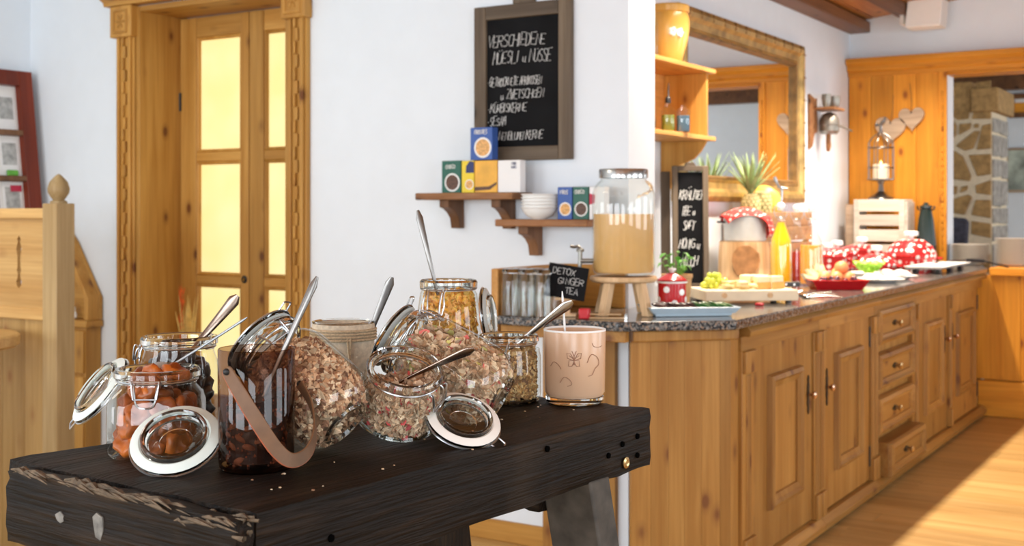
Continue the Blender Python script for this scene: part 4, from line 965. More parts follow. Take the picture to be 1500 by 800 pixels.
# walnut granola jar
M5 = up_matrix(-1.172, 1.865, BZ, math.radians(32))
jar, pr = clip_jar('clip_jar', 'round clip jar of chopped walnuts between the lying jar and the pink glass', M5, 0.059, 0.122, 0.049, sh=0.082, clasp_angle=math.radians(-110))
fill(jar, M5, pr, 1600, BZ+0.100, 0.0155, [(0.62, 0.40, 0.17), (0.50, 0.29, 0.11), (0.72, 0.52, 0.26), (0.34, 0.18, 0.07)], 'chunk', 'nuts', 0.105, 6, core='heart_brown')
spoon('spoon', 'shiny silver spoon with wide handle leaning out of the walnut jar', (-1.158, 1.845, 1.098), (-1.053, 1.890, 1.186), 'steel', 0.0105, 0.004, bow=0.003)
# pink frosted glass
cg = thing('frosted_glass', 'pink frosted glass engraved with a butterfly at the bench end', 'glass', (-1.062, 1.915, BZ))
MB().lathe([(0, 0.012), (0.050, 0.013), (0.0545, 0.020), (0.0555, 0.08), (0.0565, 0.131), (0.0560, 0.1325), (0.0548, 0.131), (0.0535, 0.08), (0.0525, 0.022), (0.045, 0.018), (0, 0.018)], 48).build('frosted_wall', 'frost_pink', cg, ang=50)
MB().lathe([(0, 0.0), (0.047, 0), (0.052, 0.003), (0.053, 0.012), (0.049, 0.0128), (0, 0.0118)], 40).build('clear_base', 'rim_glass', cg)
MB().lathe([(0.0546, 0.1305), (0.0568, 0.1305), (0.0565, 0.1335), (0.0552, 0.134)], 48, closed=True).build('rim_band', 'paper_white', cg)
en = MB()
def on_glass(u, z): 
    a = u/0.0562; d = CR*math.sin(a) + CT*math.cos(a); return d*0.0564 + UP*z
def strokes(P, r=0.0006): en.tube([on_glass(u, z) for u, z in P], r, 4)
for s in (-1, 1):
    strokes([(-0.004, 0.082), (-0.004+s*0.006, 0.094), (-0.004+s*0.013, 0.095), (-0.004+s*0.012, 0.086), (-0.004, 0.082)]); strokes([(-0.004, 0.082), (-0.004+s*0.009, 0.082), (-0.004+s*0.010, 0.072), (-0.004+s*0.004, 0.072), (-0.004, 0.080)])
    strokes([(-0.004, 0.084), (-0.004+s*0.009, 0.091)]); strokes([(-0.004, 0.09), (-0.004+s*0.004, 0.099)])
strokes([(-0.004, 0.074), (-0.004, 0.09)], 0.0009)
sw = lambda P: strokes([(p.x, p.y) for p in catmull([(a, b, 0) for a, b in P], 5)])
sw([(0.020, 0.078), (0.028, 0.092), (0.042, 0.086), (0.046, 0.074), (0.036, 0.066), (0.030, 0.056), (0.022, 0.054)])
sw([(-0.030, 0.042), (-0.022, 0.052), (-0.012, 0.048), (-0.008, 0.040), (-0.016, 0.036)]); sw([(-0.052, 0.070), (-0.044, 0.078), (-0.034, 0.074), (-0.028, 0.066)])
sw([(0.030, 0.112), (0.034, 0.106), (0.046, 0.104), (0.054, 0.106)])
en.build('engraving', 'engraving', cg)
spoon('stirring_stick', 'thin white stirring stick standing in the pink glass', (-1.068, 1.905, 1.02), (-1.078, 1.897, 1.203), 'paper_white', 0.0022, 0.0018, 0.0018, bowl=False, bow=0, group=None)['category'] = 'stick'
# ------------------------------------------------------------------ chalkboard and wall shelves
cb = thing('chalkboard', 'large framed chalkboard hung on the white wall, lettered with muesli kinds', 'chalkboard', (-2.697, YB, 1.56))
u0, u1, v0, v1 = -0.243, 0.243, 0.004, 0.679
MB().box(u0+0.03, u1-0.03, v0+0.03, v1-0.03, 0.004, 0.016, FY).build('slate', 'black_board', cb, smooth=False)
frame_bars('frame_bar', (u0, u1, v0, v1), 0.060, 0.032, ('grey_frame', 'grey_frame_x'), cb, FY, 0.004)
MB().box(-0.05, 0.06, v1, v1+0.12, 0.002, 0.02, FY).build('hanger', 'grey_frame', cb, bevel=0.004)
tx = MB()
for text, x, z, h in (('VERSCHIEDENE', -0.178, 0.500, 0.050), ('MÜESLI u NÜSSE', -0.155, 0.425, 0.050), ('.GETROCKNETE APRIKOSEN', -0.186, 0.330, 0.036), ('u ZWETSCHGEN', -0.115, 0.272, 0.038),
                      ('.KÜRBISKERNE', -0.186, 0.215, 0.036), ('.SESAM', -0.186, 0.158, 0.036), ('.SONNENBLUMENKERNE', -0.186, 0.095, 0.034)):
    wf = 0.42 if len(text) > 13 else 0.44
    if len(text) > 20: wf = 0.34
    tx = MB(); scribble(tx, text, x, z, h, FY, 0.0013, wf, 0.10, 0.32, 0.15, 0.0165); tx.build('chalk_line', 'chalk', cb, smooth=False)
def wall_shelf(label, x0, x1, z, brackets, depth=0.17):
    t = thing('wall_shelf', label, 'shelf', ((x0+x1)/2, YB, z), group='rustic wall shelves'); w = (x1-x0)/2
    rs_ = random.Random(label); n = 12
    fr = [(-w + 2*w*k/n, -depth + rs_.uniform(-0.008, 0.008)) for k in range(n+1)]
    MB().prism(fr + [(w, -0.001), (-w, -0.001)], -0.030, 0.0).build('plank', 'brown_shelf', t, bevel=0.005)
    for bx_, hb in brackets:
        x = bx_ - (x0+x1)/2; prof = [(0, 0), (-0.125, 0), (-0.125, -0.032), (-0.10, -0.038), (-0.07, -0.055), (-0.045, -0.08), (-0.035, -hb), (0, -hb)]
        MB().prism(prof[::-1], x-0.024, x+0.024, Matrix(((0,0,1,0),(1,0,0,-0.001),(0,1,0,-0.030),(0,0,0,1)))).build('bracket', 'dark_bracket', t, recalc=True, bevel=0.003)
    return t
wall_shelf('upper rustic brown shelf below the chalkboard, carrying five cereal boxes', -3.16, -2.655, 1.425, [(-3.035, 0.125), (-2.765, 0.125)])
wall_shelf('lower rustic brown shelf carrying the white bowls behind the drink dispenser', -2.745, -2.30, 1.312, [(-2.63, 0.125)])
def cereal(label, x0, x1, z0, z1, card, yf=4.285, dep=0.045, rot=0.0):
    t = thing('cereal_box', label, 'cereal box', ((x0+x1)/2, yf+dep/2, z0), (0, 0, rot), 'cereal boxes on the wall shelves')
    w = (x1-x0)/2 - 0.001; h = z1-z0-0.001
    MB().box(-w, w, -dep/2, dep/2, 0, h).build('carton', card, t, bevel=0.0015, bseg=1)
    return t, w, h, -dep/2
def bowl_print(t, yf, x, z, r, fillm):
    M = FY @ Matrix.Translation((x, z, -yf))
    MB().lathe([(0, 0.0004), (r, 0.0004), (r, 0)], 24, M).build('bowl_print', 'paper_white', t, smooth=False)
    MB().lathe([(0, 0.0010), (r*0.82, 0.0010), (r*0.82, 0)], 24, M).build('cereal_print', fillm, t, smooth=False)
def box_text(t, yf, text, x, z, h, mat='chalk', r=0.0016, wf=0.5):
    m_ = MB(); scribble(m_, text, x, z, h, FY @ Matrix.Translation((0, 0, -yf)), r, wf, 0.16, 0.1, 0.1, 0.001); m_.build('print_lettering', mat, t, smooth=False)
t, w, h, yf = cereal('dark green cereal box with a bowl of chocolate cereal, leftmost on the upper shelf', -3.040, -2.937, 1.4255, 1.566, 'card_green')
bowl_print(t, yf, 0.005, 0.045, 0.040, 'print_brown'); box_text(t, yf, 'CHOCO', -0.030, 0.105, 0.018)
t, w, h, yf = cereal('yellow cereal box with a navy patch, second on the upper shelf', -2.935, -2.869, 1.4255, 1.564, 'card_yellow')
MB().prism([(-0.010, 0.085), (0.032, 0.085), (0.032, 0.132), (0.010, 0.136), (-0.008, 0.115)], 0.0002, 0.001, FY @ Matrix.Translation((0, 0, -yf))).build('navy_patch', 'print_navy', t, smooth=False)
bowl_print(t, yf, 0.008, 0.035, 0.022, 'print_flake')
t, w, h, yf = cereal('golden orange cereal box with a dark stripe, third on the upper shelf', -2.867, -2.751, 1.4255, 1.563, 'card_orange')
MB().prism([(-0.057, 0.008), (0.02, 0.012), (0.055, 0.034), (0.055, 0.044), (0.015, 0.026), (-0.057, 0.024)], 0.0002, 0.001, FY @ Matrix.Translation((0, 0, -yf))).build('dark_stripe', 'print_brown', t, smooth=False)
t, w, h, yf = cereal('white cereal box with small dark lettering at the right end of the upper shelf', -2.749, -2.636, 1.4255, 1.562, 'card_white')
box_text(t, yf, 'CORN', 0.012, 0.115, 0.011, 'print_navy', 0.0009); box_text(t, yf, 'FLAKES', 0.012, 0.101, 0.010, 'print_navy', 0.0009, 0.36)
t, w, h, yf = cereal('blue cereal box standing on top of the other boxes in front of the chalkboard', -2.890, -2.776, 1.5655, 1.705, 'card_blue')
bowl_print(t, yf, 0.008, 0.052, 0.044, 'print_flake'); box_text(t, yf, 'FROSTIES', -0.034, 0.110, 0.018, 'chalk', 0.0016, 0.40)
t, w, h, yf = cereal('dark blue cereal box beside the bowls on the lower shelf', -2.458, -2.388, 1.3125, 1.446, 'card_blue')
bowl_print(t, yf, 0.002, 0.042, 0.028, 'print_flake'); box_text(t, yf, 'FROS', -0.022, 0.103, 0.016)
t, w, h, yf = cereal('green cereal box on the lower shelf between the blue and the red-white box', -2.386, -2.312, 1.3125, 1.446, 'card_green')
bowl_print(t, yf, 0.002, 0.042, 0.030, 'print_brown'); box_text(t, yf, 'CHOCO', -0.028, 0.105, 0.016)
t, w, h, yf = cereal('white and red cereal box half hidden behind the drink dispenser', -2.310, -2.24, 1.3125, 1.446, 'card_white')
MB().prism([(-0.033, 0.06), (-0.01, 0.065), (-0.008, 0.10), (-0.033, 0.105)], 0.0002, 0.001, FY @ Matrix.Translation((0, 0, -yf))).build('red_patch', 'print_red', t, smooth=False)
for i in range(5):
    b = MB().lathe([(0, 0), (0.030, 0), (0.034, 0.004), (0.055, 0.014), (0.069, 0.032), (0.073, 0.044), (0.0785, 0.0475), (0.078, 0.0505), (0.071, 0.048), (0.066, 0.033), (0.052, 0.018), (0.03, 0.008), (0, 0.007)], 28).build('bowl', 'white_ceramic')
    b.location = (-2.543, 4.285, 1.3125 + i*0.0135)
    tag(b, ('lowest', 'second', 'middle', 'fourth', 'topmost')[i] + ' white bowl of the stack on the lower wall shelf', 'bowl', 'white bowls on the shelf')
# ------------------------------------------------------------------ things on the counter's near end
CZ = 0.951
g0 = None
for j, yy in enumerate((3.882, 3.962)):
    for i in range(3):
        x = -2.402 + i*0.071 - 0.004*j
        lab = ('left', 'middle', 'right')[i] + ' tall clear water glass of the ' + ('front' if j == 0 else 'rear') + ' row on the granite'
        if g0 is None:
            g0 = thing('water_glass', lab, 'glass', (x-0.03, yy, CZ), group='upturned water glasses')
            mb = MB().lathe([(0, 0.176), (0.030, 0.176), (0.0335, 0.170), (0.0350, 0.10), (0.0362, 0.002), (0.0355, 0.0), (0.0340, 0.001), (0.0325, 0.10), (0.0305, 0.158), (0, 0.160)][::-1], 28)
            mb.build('glass_wall', 'rim_glass', g0)
        else: copy_tree(g0, (x-0.03, yy, CZ), label=lab)
sg = thing('counter_sign', 'small tilted black sign lettered DETOX GINGER TEA on a wooden clip', 'sign', (-2.222, 3.945, CZ), (0, 0, math.radians(26)))
Ms = Matrix.Translation((0, 0, 0.128)) @ Matrix.Rotation(math.radians(-8), 4, 'X') @ Matrix.Rotation(math.radians(9), 4, 'Y')
MB().box(-0.076, 0.076, -0.004, 0.004, -0.062, 0.064, Ms).build('slate', 'black_board', sg, bevel=0.001)
tx = MB()
for text, x, z in (('DETOX', -0.058, 0.026), ('GINGER', -0.034, -0.008), ('TEA', 0.0, -0.044)):
    tx = MB(); scribble(tx, text, x, z, 0.024, Ms @ FY, 0.0010, 0.60, 0.2, 0.3, 0.05, 0.0048); tx.build('chalk_line', 'chalk', sg, smooth=False)
MB().box(-0.045, 0.045, -0.012, 0.016, 0.060, 0.072).build('clip_bar', 'pale_stool', sg, bevel=0.002)
MB().box(-0.012, 0.012, -0.010, 0.012, 0.0, 0.062).box(-0.035, 0.035, -0.025, 0.03, 0.0, 0.010).build('clip_foot', 'pale_stool', sg, bevel=0.002)
tg = thing('wooden_tongs', 'red-ended wooden tongs lying flat on the granite edge', 'tongs', (-2.085, 3.905, CZ), (0, 0, math.radians(26)))
MB().box(-0.02, 0.115, -0.009, 0.009, 0.0, 0.006).box(-0.02, 0.10, -0.007, 0.007, 0.014, 0.019).build('tong_arm', 'pale_stool', tg, bevel=0.002)
MB().prism([(-0.055, -0.022), (-0.02, -0.016), (-0.012, 0), (-0.02, 0.016), (-0.055, 0.022)], 0.0, 0.038).build('tong_end', 'red_plastic', tg, bevel=0.004)
MB().box(0.112, 0.122, -0.009, 0.009, 0.0, 0.02).build('tong_spring', 'steel', tg)
# stool and drink dispenser
DP = (-2.075, 4.125)
stl = thing('wooden_stool', 'small four-legged pale wooden stand under the drink dispenser', 'stand', (DP[0], DP[1], CZ), (0, 0, math.radians(32)))
MB().lathe([(0, 0.125), (0.118, 0.125), (0.128, 0.131), (0.130, 0.139), (0.126, 0.147), (0, 0.149)], 36).build('seat', 'pale_stool', stl)
for a in (45, 135, 225, 315):
    c, s_ = math.cos(math.radians(a)), math.sin(math.radians(a))
    tp = Vector((c*0.082, s_*0.082, 0.128)); bt = Vector((c*0.118, s_*0.118, 0.0))
    M_ = Matrix.Rotation(math.radians(a), 4, 'Z')
    MB().frustum((0.102, 0.134, -0.016, 0.016), (0.066, 0.098, -0.016, 0.016), 0.0, 0.128, M_).build('leg', 'pale_stool', stl, bevel=0.002)
dp = thing('drink_dispenser', 'glass drink dispenser of cloudy yellow tea with a steel lid and tap', 'dispenser', (DP[0], DP[1], CZ+0.150), (0, 0, math.radians(32)))
prof = [(0, 0.004), (0.100, 0.002), (0.112, 0.006), (0.119, 0.02), (0.1195, 0.23), (0.119, 0.31), (0.112, 0.337), (0.096, 0.357), (0.087, 0.364), (0.086, 0.374)]
MB().lathe(prof, 44).build('glass_body', 'glass', dp, ang=50)
MB().lathe([(0, 0.012), (0.108, 0.012), (0.1145, 0.024), (0.1145, 0.2345), (0, 0.2348)], 44).build('tea', 'tea', dp)
MB().lathe([(0.088, 0.372), (0.0935, 0.372), (0.094, 0.40), (0.091, 0.406), (0, 0.407)], 40).build('lid', 'steel', dp)
tp_ = MB().tube([(-0.115, 0.0, 0.055), (-0.165, 0, 0.055)], 0.009, 10).tube(catmull([(-0.165, 0, 0.10), (-0.165, 0, 0.055), (-0.168, 0, 0.030), (-0.170, 0, 0.016)], 4), [0.008]*12 + [0.007], 10)
tp_.lathe([(0, 0), (0.014, 0.002), (0.015, 0.012), (0.008, 0.016), (0, 0.017)], 12, Matrix.Translation((-0.165, 0, 0.088)))
tp_.tube(catmull([(-0.165, 0, 0.104), (-0.175, 0, 0.110), (-0.190, 0, 0.108), (-0.203, 0, 0.112)], 4), 0.006, 8)
tp_.build('tap', 'pewter', dp)
ch = MB(); M0 = Matrix.Identity(4)
for k in range(16):
    a = math.radians(-35 + k*6.0); r = 0.100 + k*0.0014; z = 0.356 - k*0.0035
    ch.tube(circ(0.0055, 0, 8), 0.0014, 4, True, Matrix.Translation((r*math.cos(a), r*math.sin(a), z)) @ Matrix.Rotation(k*PI/2, 4, 'X') @ Matrix.Rotation(0.7, 4, 'Y'))
ch.build('tag_chain', 'brass', dp)
ep = MB()
scribble(ep, 'DRINK', -0.035, 0.303, 0.016, FY @ Matrix.Translation((-0.02, 0, 0.1175)), 0.0008); ep.build('glass_lettering', 'print_grey', dp)
# herb pot
hp = thing('herb_pot', 'leafy green herb in a tan pot behind the dispenser', 'potted plant', (-2.075, 4.62, CZ))
MB().lathe([(0, 0), (0.048, 0), (0.052, 0.006), (0.062, 0.115), (0.066, 0.118), (0.066, 0.132), (0.060, 0.132), (0.056, 0.11), (0, 0.11)], 24).build('pot', 'terracotta', hp)
lf = MB(); rs = random.Random(4); stem = MB()
for i in range(26):
    a = rs.uniform(0, 2*PI); r = rs.uniform(0.01, 0.075); z = 0.15 + rs.uniform(0, 0.075)
    stem.tube([(r*0.3*math.cos(a), r*0.3*math.sin(a), 0.11), (r*math.cos(a), r*math.sin(a), z)], 0.0012, 4)
    M_ = Matrix.Translation((r*math.cos(a), r*math.sin(a), z)) @ Matrix.Rotation(a, 4, 'Z') @ Matrix.Rotation(rs.uniform(-0.2, 0.7), 4, 'Y')
    ln = rs.uniform(0.026, 0.045)
    lf.add([(0, 0, 0), (ln*0.4, ln*0.30, 0.003), (ln, 0, -0.004), (ln*0.4, -ln*0.30, 0.003), (ln*0.45, 0, 0.008), (ln*0.45, 0, -0.001)], [(0, 1, 4), (1, 2, 4), (2, 3, 4), (3, 0, 4), (1, 0, 5), (2, 1, 5), (3, 2, 5), (0, 3, 5)], M_)
stem.build('stem', 'leaf', hp); stuff(lf.build('foliage', 'leaf', hp, smooth=True, ang=60))
# red enamel pot on the blue dish
dish = thing('serving_dish', 'long pale blue rectangular dish at the counter corner', 'dish', (-1.862, 4.250, CZ), (0, 0, math.radians(40)))
MB().frustum((-0.145, 0.145, -0.075, 0.075), (-0.15, 0.15, -0.08, 0.08), 0.0, 0.012).build('foot', 'blue_dish', dish, bevel=0.002)
dm = MB(); ring_frame(dm, (-0.175, 0.175, -0.105, 0.105), [(0.018, 0.012), (0.0, 0.034), (0.004, 0.036), (0.024, 0.018), (0.10, 0.018)]); dm.box(-0.08, 0.08, -0.01, 0.01, 0.012, 0.018); dm.build('tray', 'blue_dish', dish, bevel=0)
rp = thing('enamel_pot', 'small lidded red enamel pot with white dots on the blue dish', 'pot', (-1.972, 4.345, CZ+0.019), (0, 0, 0.3))
MB().lathe([(0, 0), (0.053, 0), (0.056, 0.004), (0.056, 0.098), (0, 0.098)], 32).build('body', 'red_enamel', rp)
MB().lathe([(0.0565, 0.094), (0.0605, 0.095), (0.061, 0.101), (0.0565, 0.102)], 32, closed=True).build('rim_band', 'white_ceramic', rp)
lid_ = MB().lathe([(0.060, 0.1025), (0.058, 0.108), (0.040, 0.120), (0.022, 0.130), (0.014, 0.134), (0, 0.135)], 32).build('lid', 'red_enamel', rp)
MB().lathe([(0.008, 0.133), (0.010, 0.140), (0.016, 0.145), (0.015, 0.152), (0, 0.154)], 16).build('knob', 'white_ceramic', lid_)
for a, z in ((-105, 0.070), (-72, 0.018), (-40, 0.06), (-150, 0.03), (-10, 0.03), (40, 0.06), (100, 0.03), (165, 0.07)):
    an = math.radians(a); MB().lathe([(0, 0.0008), (0.0125, 0.0004), (0.0125, -0.002)], 16, axis_matrix((0.0562*math.cos(an), 0.0562*math.sin(an), z), (math.cos(an), math.sin(an), 0))).build('white_dot', 'white_ceramic', rp)
sp0 = None
rs = random.Random(8)
for i in range(13):
    u = -0.135 + i*0.0225; v = -0.055 + rs.uniform(-0.012, 0.012); a = math.radians(40)
    p = Vector((-1.862 + u*math.cos(a) - v*math.sin(a), 4.250 + u*math.sin(a) + v*math.cos(a), CZ+0.040))
    kind = 'aubergine' if i < 7 else 'cucumber'
    M_ = Matrix.Translation(p) @ Matrix.Rotation(a+rs.uniform(-0.5, 0.5), 4, 'Z') @ Matrix.Rotation(rs.uniform(0.25, 0.5), 4, 'Y')
    t = thing(kind + '_slice', ('dark roasted slice on the left half' if kind == 'aubergine' else 'green-skinned cucumber slice on the right half') + ' of the blue dish', 'vegetable slice', M=M_, group='slices on the blue dish')
    MB().ball((0, 0, 0), 0.022, 14, 6, (1.5, 0.72, 0.30)).build('skin', kind, t)
    MB().lathe([(0, 0.0072), (0.0155, 0.0066), (0.016, 0.0)], 14, Matrix.Diagonal((1.3, 0.55, 1, 1))).build('flesh', 'cucumber_flesh' if kind == 'cucumber' else 'aubergine', t)
# cutting board with grapes, cheese, knife
ab = math.radians(38)
bd = thing('cutting_board', 'thick pale wooden cutting board with grapes and cheese', 'cutting board', (-1.925, 4.985, CZ), (0, 0, ab))
MB().box(-0.205, 0.205, -0.13, 0.13, 0.012, 0.058).build('block', 'maple_board', bd, bevel=0.004)
for x, y in ((-0.17, -0.1), (0.17, -0.1), (-0.17, 0.1), (0.17, 0.1)): MB().lathe([(0, 0), (0.014, 0), (0.014, 0.013), (0, 0.013)], 10, Matrix.Translation((x, y, 0))).build('rubber_foot', 'black_plastic', bd)
for x in (-0.12, 0.08): MB().lathe([(0.012, 0), (0.012, 0.003), (0.005, 0.003), (0.005, 0.001), (0, 0.001)], 12, axis_matrix((x, -0.13, 0.036), (0, -1, 0))).build('dowel', 'stump_wood', bd)
def bpos(u, v, z): return (-1.925 + u*math.cos(ab) - v*math.sin(ab), 4.985 + u*math.sin(ab) + v*math.cos(ab), CZ+z)
gm = None; rs = random.Random(9)
for i in range(34):
    lay = 0 if i < 17 else (1 if i < 28 else 2)
    u = -0.12 + rs.uniform(-0.055, 0.055)*(1-lay*0.25); v = rs.uniform(-0.06, 0.05)*(1-lay*0.2) + 0.02; z = 0.071 + lay*0.021
    if gm is None: o = MB().ball((0, 0, 0), 0.013, 12, 8, (1, 1, 1.15)).build('grape', 'grape_green'); gm = o.data
    else: o = bpy.data.objects.new('grape', gm); col.objects.link(o)
    o.location = bpos(u, v, z); tag(o, 'green grape in the bunch on the cutting board', 'grape', 'green grapes on the board')
for i in range(16):
    u = -0.06 + rs.uniform(-0.05, 0.085); v = -0.055 + rs.uniform(-0.035, 0.05); z = 0.0585 + (i % 3)*0.012
    o = MB().prism([(-0.028, -0.018), (0.028, -0.018), (0, 0.030)], 0, 0.010).build('cheese_slice', 'cheese', bevel=0.001, bseg=1)
    o.location = bpos(u, v, z); o.rotation_euler = (rs.uniform(-0.15, 0.15), rs.uniform(-0.15, 0.15), rs.uniform(0, 6)); tag(o, 'yellow cheese slice heaped beside the grapes', 'cheese', 'cheese slices on the board')
for i, (u, v, a) in enumerate(((0.075, -0.045, 0.2), (0.125, -0.035, 0.6), (0.09, 0.035, -0.4), (0.04, 0.06, 1.0))):
    t = thing('cheese_wedge', ('front left', 'front right', 'rear right', 'rear left')[i] + ' orange-rinded cheese wedge on the cutting board', 'cheese', bpos(u, v, 0.0585), (0, 0, a+ab), 'cheese wedges on the board')
    MB().prism([(-0.04, -0.025), (0.04, -0.025), (0.03, 0.025), (-0.03, 0.03)], 0.0, 0.055).build('cheese_body', 'melon_flesh', t, bevel=0.004)
    MB().prism([(-0.043, -0.029), (0.043, -0.029), (0.042, -0.024), (-0.042, -0.024)], 0.0, 0.03).build('rind', 'cheese_rind', t, bevel=0.001, bseg=1)
kn = thing('knife', 'black-handled knife lying at the back of the cutting board', 'knife', bpos(0.16, 0.10, 0.0595), (0, 0, math.radians(18)))
hd = MB().box(0, 0.125, -0.012, 0.012, 0.0, 0.020).build('handle', 'black_plastic', kn, bevel=0.004)
for x in (0.03, 0.065, 0.10): MB().lathe([(0.0045, 0), (0.0045, 0.0015), (0, 0.0015)], 8, axis_matrix((x, -0.012, 0.010), (0, -1, 0))).build('rivet', 'steel', hd)
MB().prism([(0.0, -0.010), (0.0, 0.010), (-0.15, 0.008), (-0.19, -0.008)], 0.008, 0.011).build('blade', 'steel', kn, smooth=False)
# ------------------------------------------------------------------ rear of the counter
tb = thing('tall_chalkboard', 'narrow upright chalkboard in a grey wooden frame leaning behind the red pot', 'chalkboard', (-2.465, 5.655, CZ), (math.radians(-2.5), 0, math.radians(33)))
u0, u1, v0, v1 = -0.092, 0.092, 0.0, 0.625
MB().box(u0+0.02, u1-0.02, v0+0.02, v1-0.03, -0.012, 0.004, FY).build('slate', 'black_board', tb, smooth=False)
frame_bars('frame_bar', (u0, u1, v0, v1), 0.028, 0.022, ('grey_frame', 'grey_frame_x'), tb, FY, 0.003)
MB().prism([(-0.03, 0), (0.03, 0), (0.02, 0.018), (-0.02, 0.018)], 0.0, 0.02, FY @ Matrix.Translation((0, v1, 0))).build('hanger', 'grey_frame_x', tb, bevel=0.002)
MB().box(-0.012, 0.012, -0.62, -0.02, -0.11, -0.09, Matrix.Translation((-0.09, 0, 0.62)) @ Matrix.Rotation(0, 4, 'X')) 
MB().box(u0-0.05, u0-0.002, 0.02, 0.60, -0.055, -0.035, FY).build('rear_board', 'grey_frame', tb, bevel=0.003)
tx = MB()
for text, x, z, h in (('KRÄUTER', -0.055, 0.455, 0.048), ('TEE u', -0.045, 0.375, 0.040), ('SAFT', -0.038, 0.300, 0.042), ('HONIG u', -0.058, 0.205, 0.046), ('MILCH', -0.050, 0.115, 0.046)):
    tx = MB(); scribble(tx, text, x, z, h, FY, 0.0022, 0.36, 0.08, 0.6, 0.2, 0.005); tx.build('chalk_line', 'chalk', tb, smooth=False)
# stump, kettle pot, cloth
sm = thing('wood_stump', 'pale tree-trunk block with a brown stain under the steel pot', 'stump', (-2.50, 6.50, CZ))
mb = MB(); seg = 28; vv = []; ff = []
for i in range(7):
    for k in range(seg):
        a = 2*PI*k/seg; r = (0.152 - 0.010*i/6 + (0.012 if i == 0 else 0)) * (1 + 0.05*mnoise.noise(Vector((math.cos(a)*1.6, math.sin(a)*1.6, i*0.15)))); vv.append((r*math.cos(a), r*math.sin(a), 0.222*i/6))
for i in range(6):
    for k in range(seg): ff.append((i*seg+k, i*seg+(k+1) % seg, (i+1)*seg+(k+1) % seg, (i+1)*seg+k))
ff += [tuple(range(seg-1, -1, -1)), tuple(range(6*seg, 7*seg))]
mb.add(vv, ff).build('trunk', 'stump_wood', sm)
st_ = MB(); pts = []
for k in range(14):
    a = 2*PI*k/14; pts.append((0.074*math.cos(a)*(1+0.2*mnoise.noise(Vector((math.cos(a)*2, math.sin(a)*2, 3)))), 0.118 + 0.088*math.sin(a)*(1+0.25*mnoise.noise(Vector((math.cos(a)*2, math.sin(a)*2, 9))))))
vvp = []
for u, z in pts + [(0, 0.115)]:
    an = u/0.15; d = (CR*math.sin(an-0.15) + CT*math.cos(an-0.15)); vvp.append(d*0.1625 + UP*z)
st_.add(vvp, [(k, (k+1) % 14, 14) for k in range(14)]).build('brown_stain', plain('stump_stain', (0.40, 0.19, 0.07), 0.6, var=0.25, scale=25), sm)
pt = thing('steel_pot', 'brushed steel pot standing on the tree-trunk block', 'pot', (-2.50, 6.50, CZ+0.2225))
MB().lathe([(0, 0), (0.112, 0), (0.118, 0.006), (0.120, 0.138), (0.124, 0.142), (0.124, 0.147), (0.117, 0.147), (0.116, 0.012), (0, 0.010)], 36).build('pot_body', 'pot_steel', pt)
MB().lathe([(0.122, 0.148), (0.10, 0.165), (0.05, 0.178), (0.0, 0.182)], 32).build('lid', 'dull_steel_dark_reflection', pt)
for s in (-1, 1): MB().tube(catmull([CR*(s*0.118)+CT*0.03+UP*0.11, CR*(s*0.15)+CT*0.02+UP*0.11, CR*(s*0.15)-CT*0.02+UP*0.11, CR*(s*0.118)-CT*0.03+UP*0.11], 5), 0.006, 6).build('handle', 'black_plastic', pt)
cl = MB(); vv = []; ff = []; nu, nv = 30, 30
for i in range(nu+1):
    for j in range(nv+1):
        u = -1+2*i/nu; v = -1+2*j/nv; px, py = u*0.165 + 0.035, v*0.135 - 0.01
        p = CR*px + CT*py; r = p.length; R0 = 0.128
        if r <= R0: z = 0.187 - 0.045*(r/R0)**2; q = p
        else:
            e = r-R0; q = p.normalized()*(R0 + 0.012 + 0.20*e + 0.012*math.sin(9*math.atan2(py, px))*min(1, e*12)); z = 0.142 - e*(1.2 if px > 0 else 0.9)
        vv.append(q + UP*(z+0.004))
for i in range(nu):
    for j in range(nv): a = i*(nv+1)+j; ff.append((a, a+nv+1, a+nv+2, a+1))
o = cl.add(vv, ff).build('cloth', 'red_cloth', ang=80, recalc=True); o.location = (-2.50, 6.50, CZ+0.2225)
md = o.modifiers.new('cloth_thickness', 'SOLIDIFY'); md.thickness = 0.003; md.offset = 1
tag(o, 'red cloth with white dots draped over the steel pot', 'cloth')
gp = thing('swing_top_bottle', 'slim glass swing-top bottle neck with a yellow tag rising behind the red cloth', 'bottle', (-2.60, 6.70, CZ+0.3))
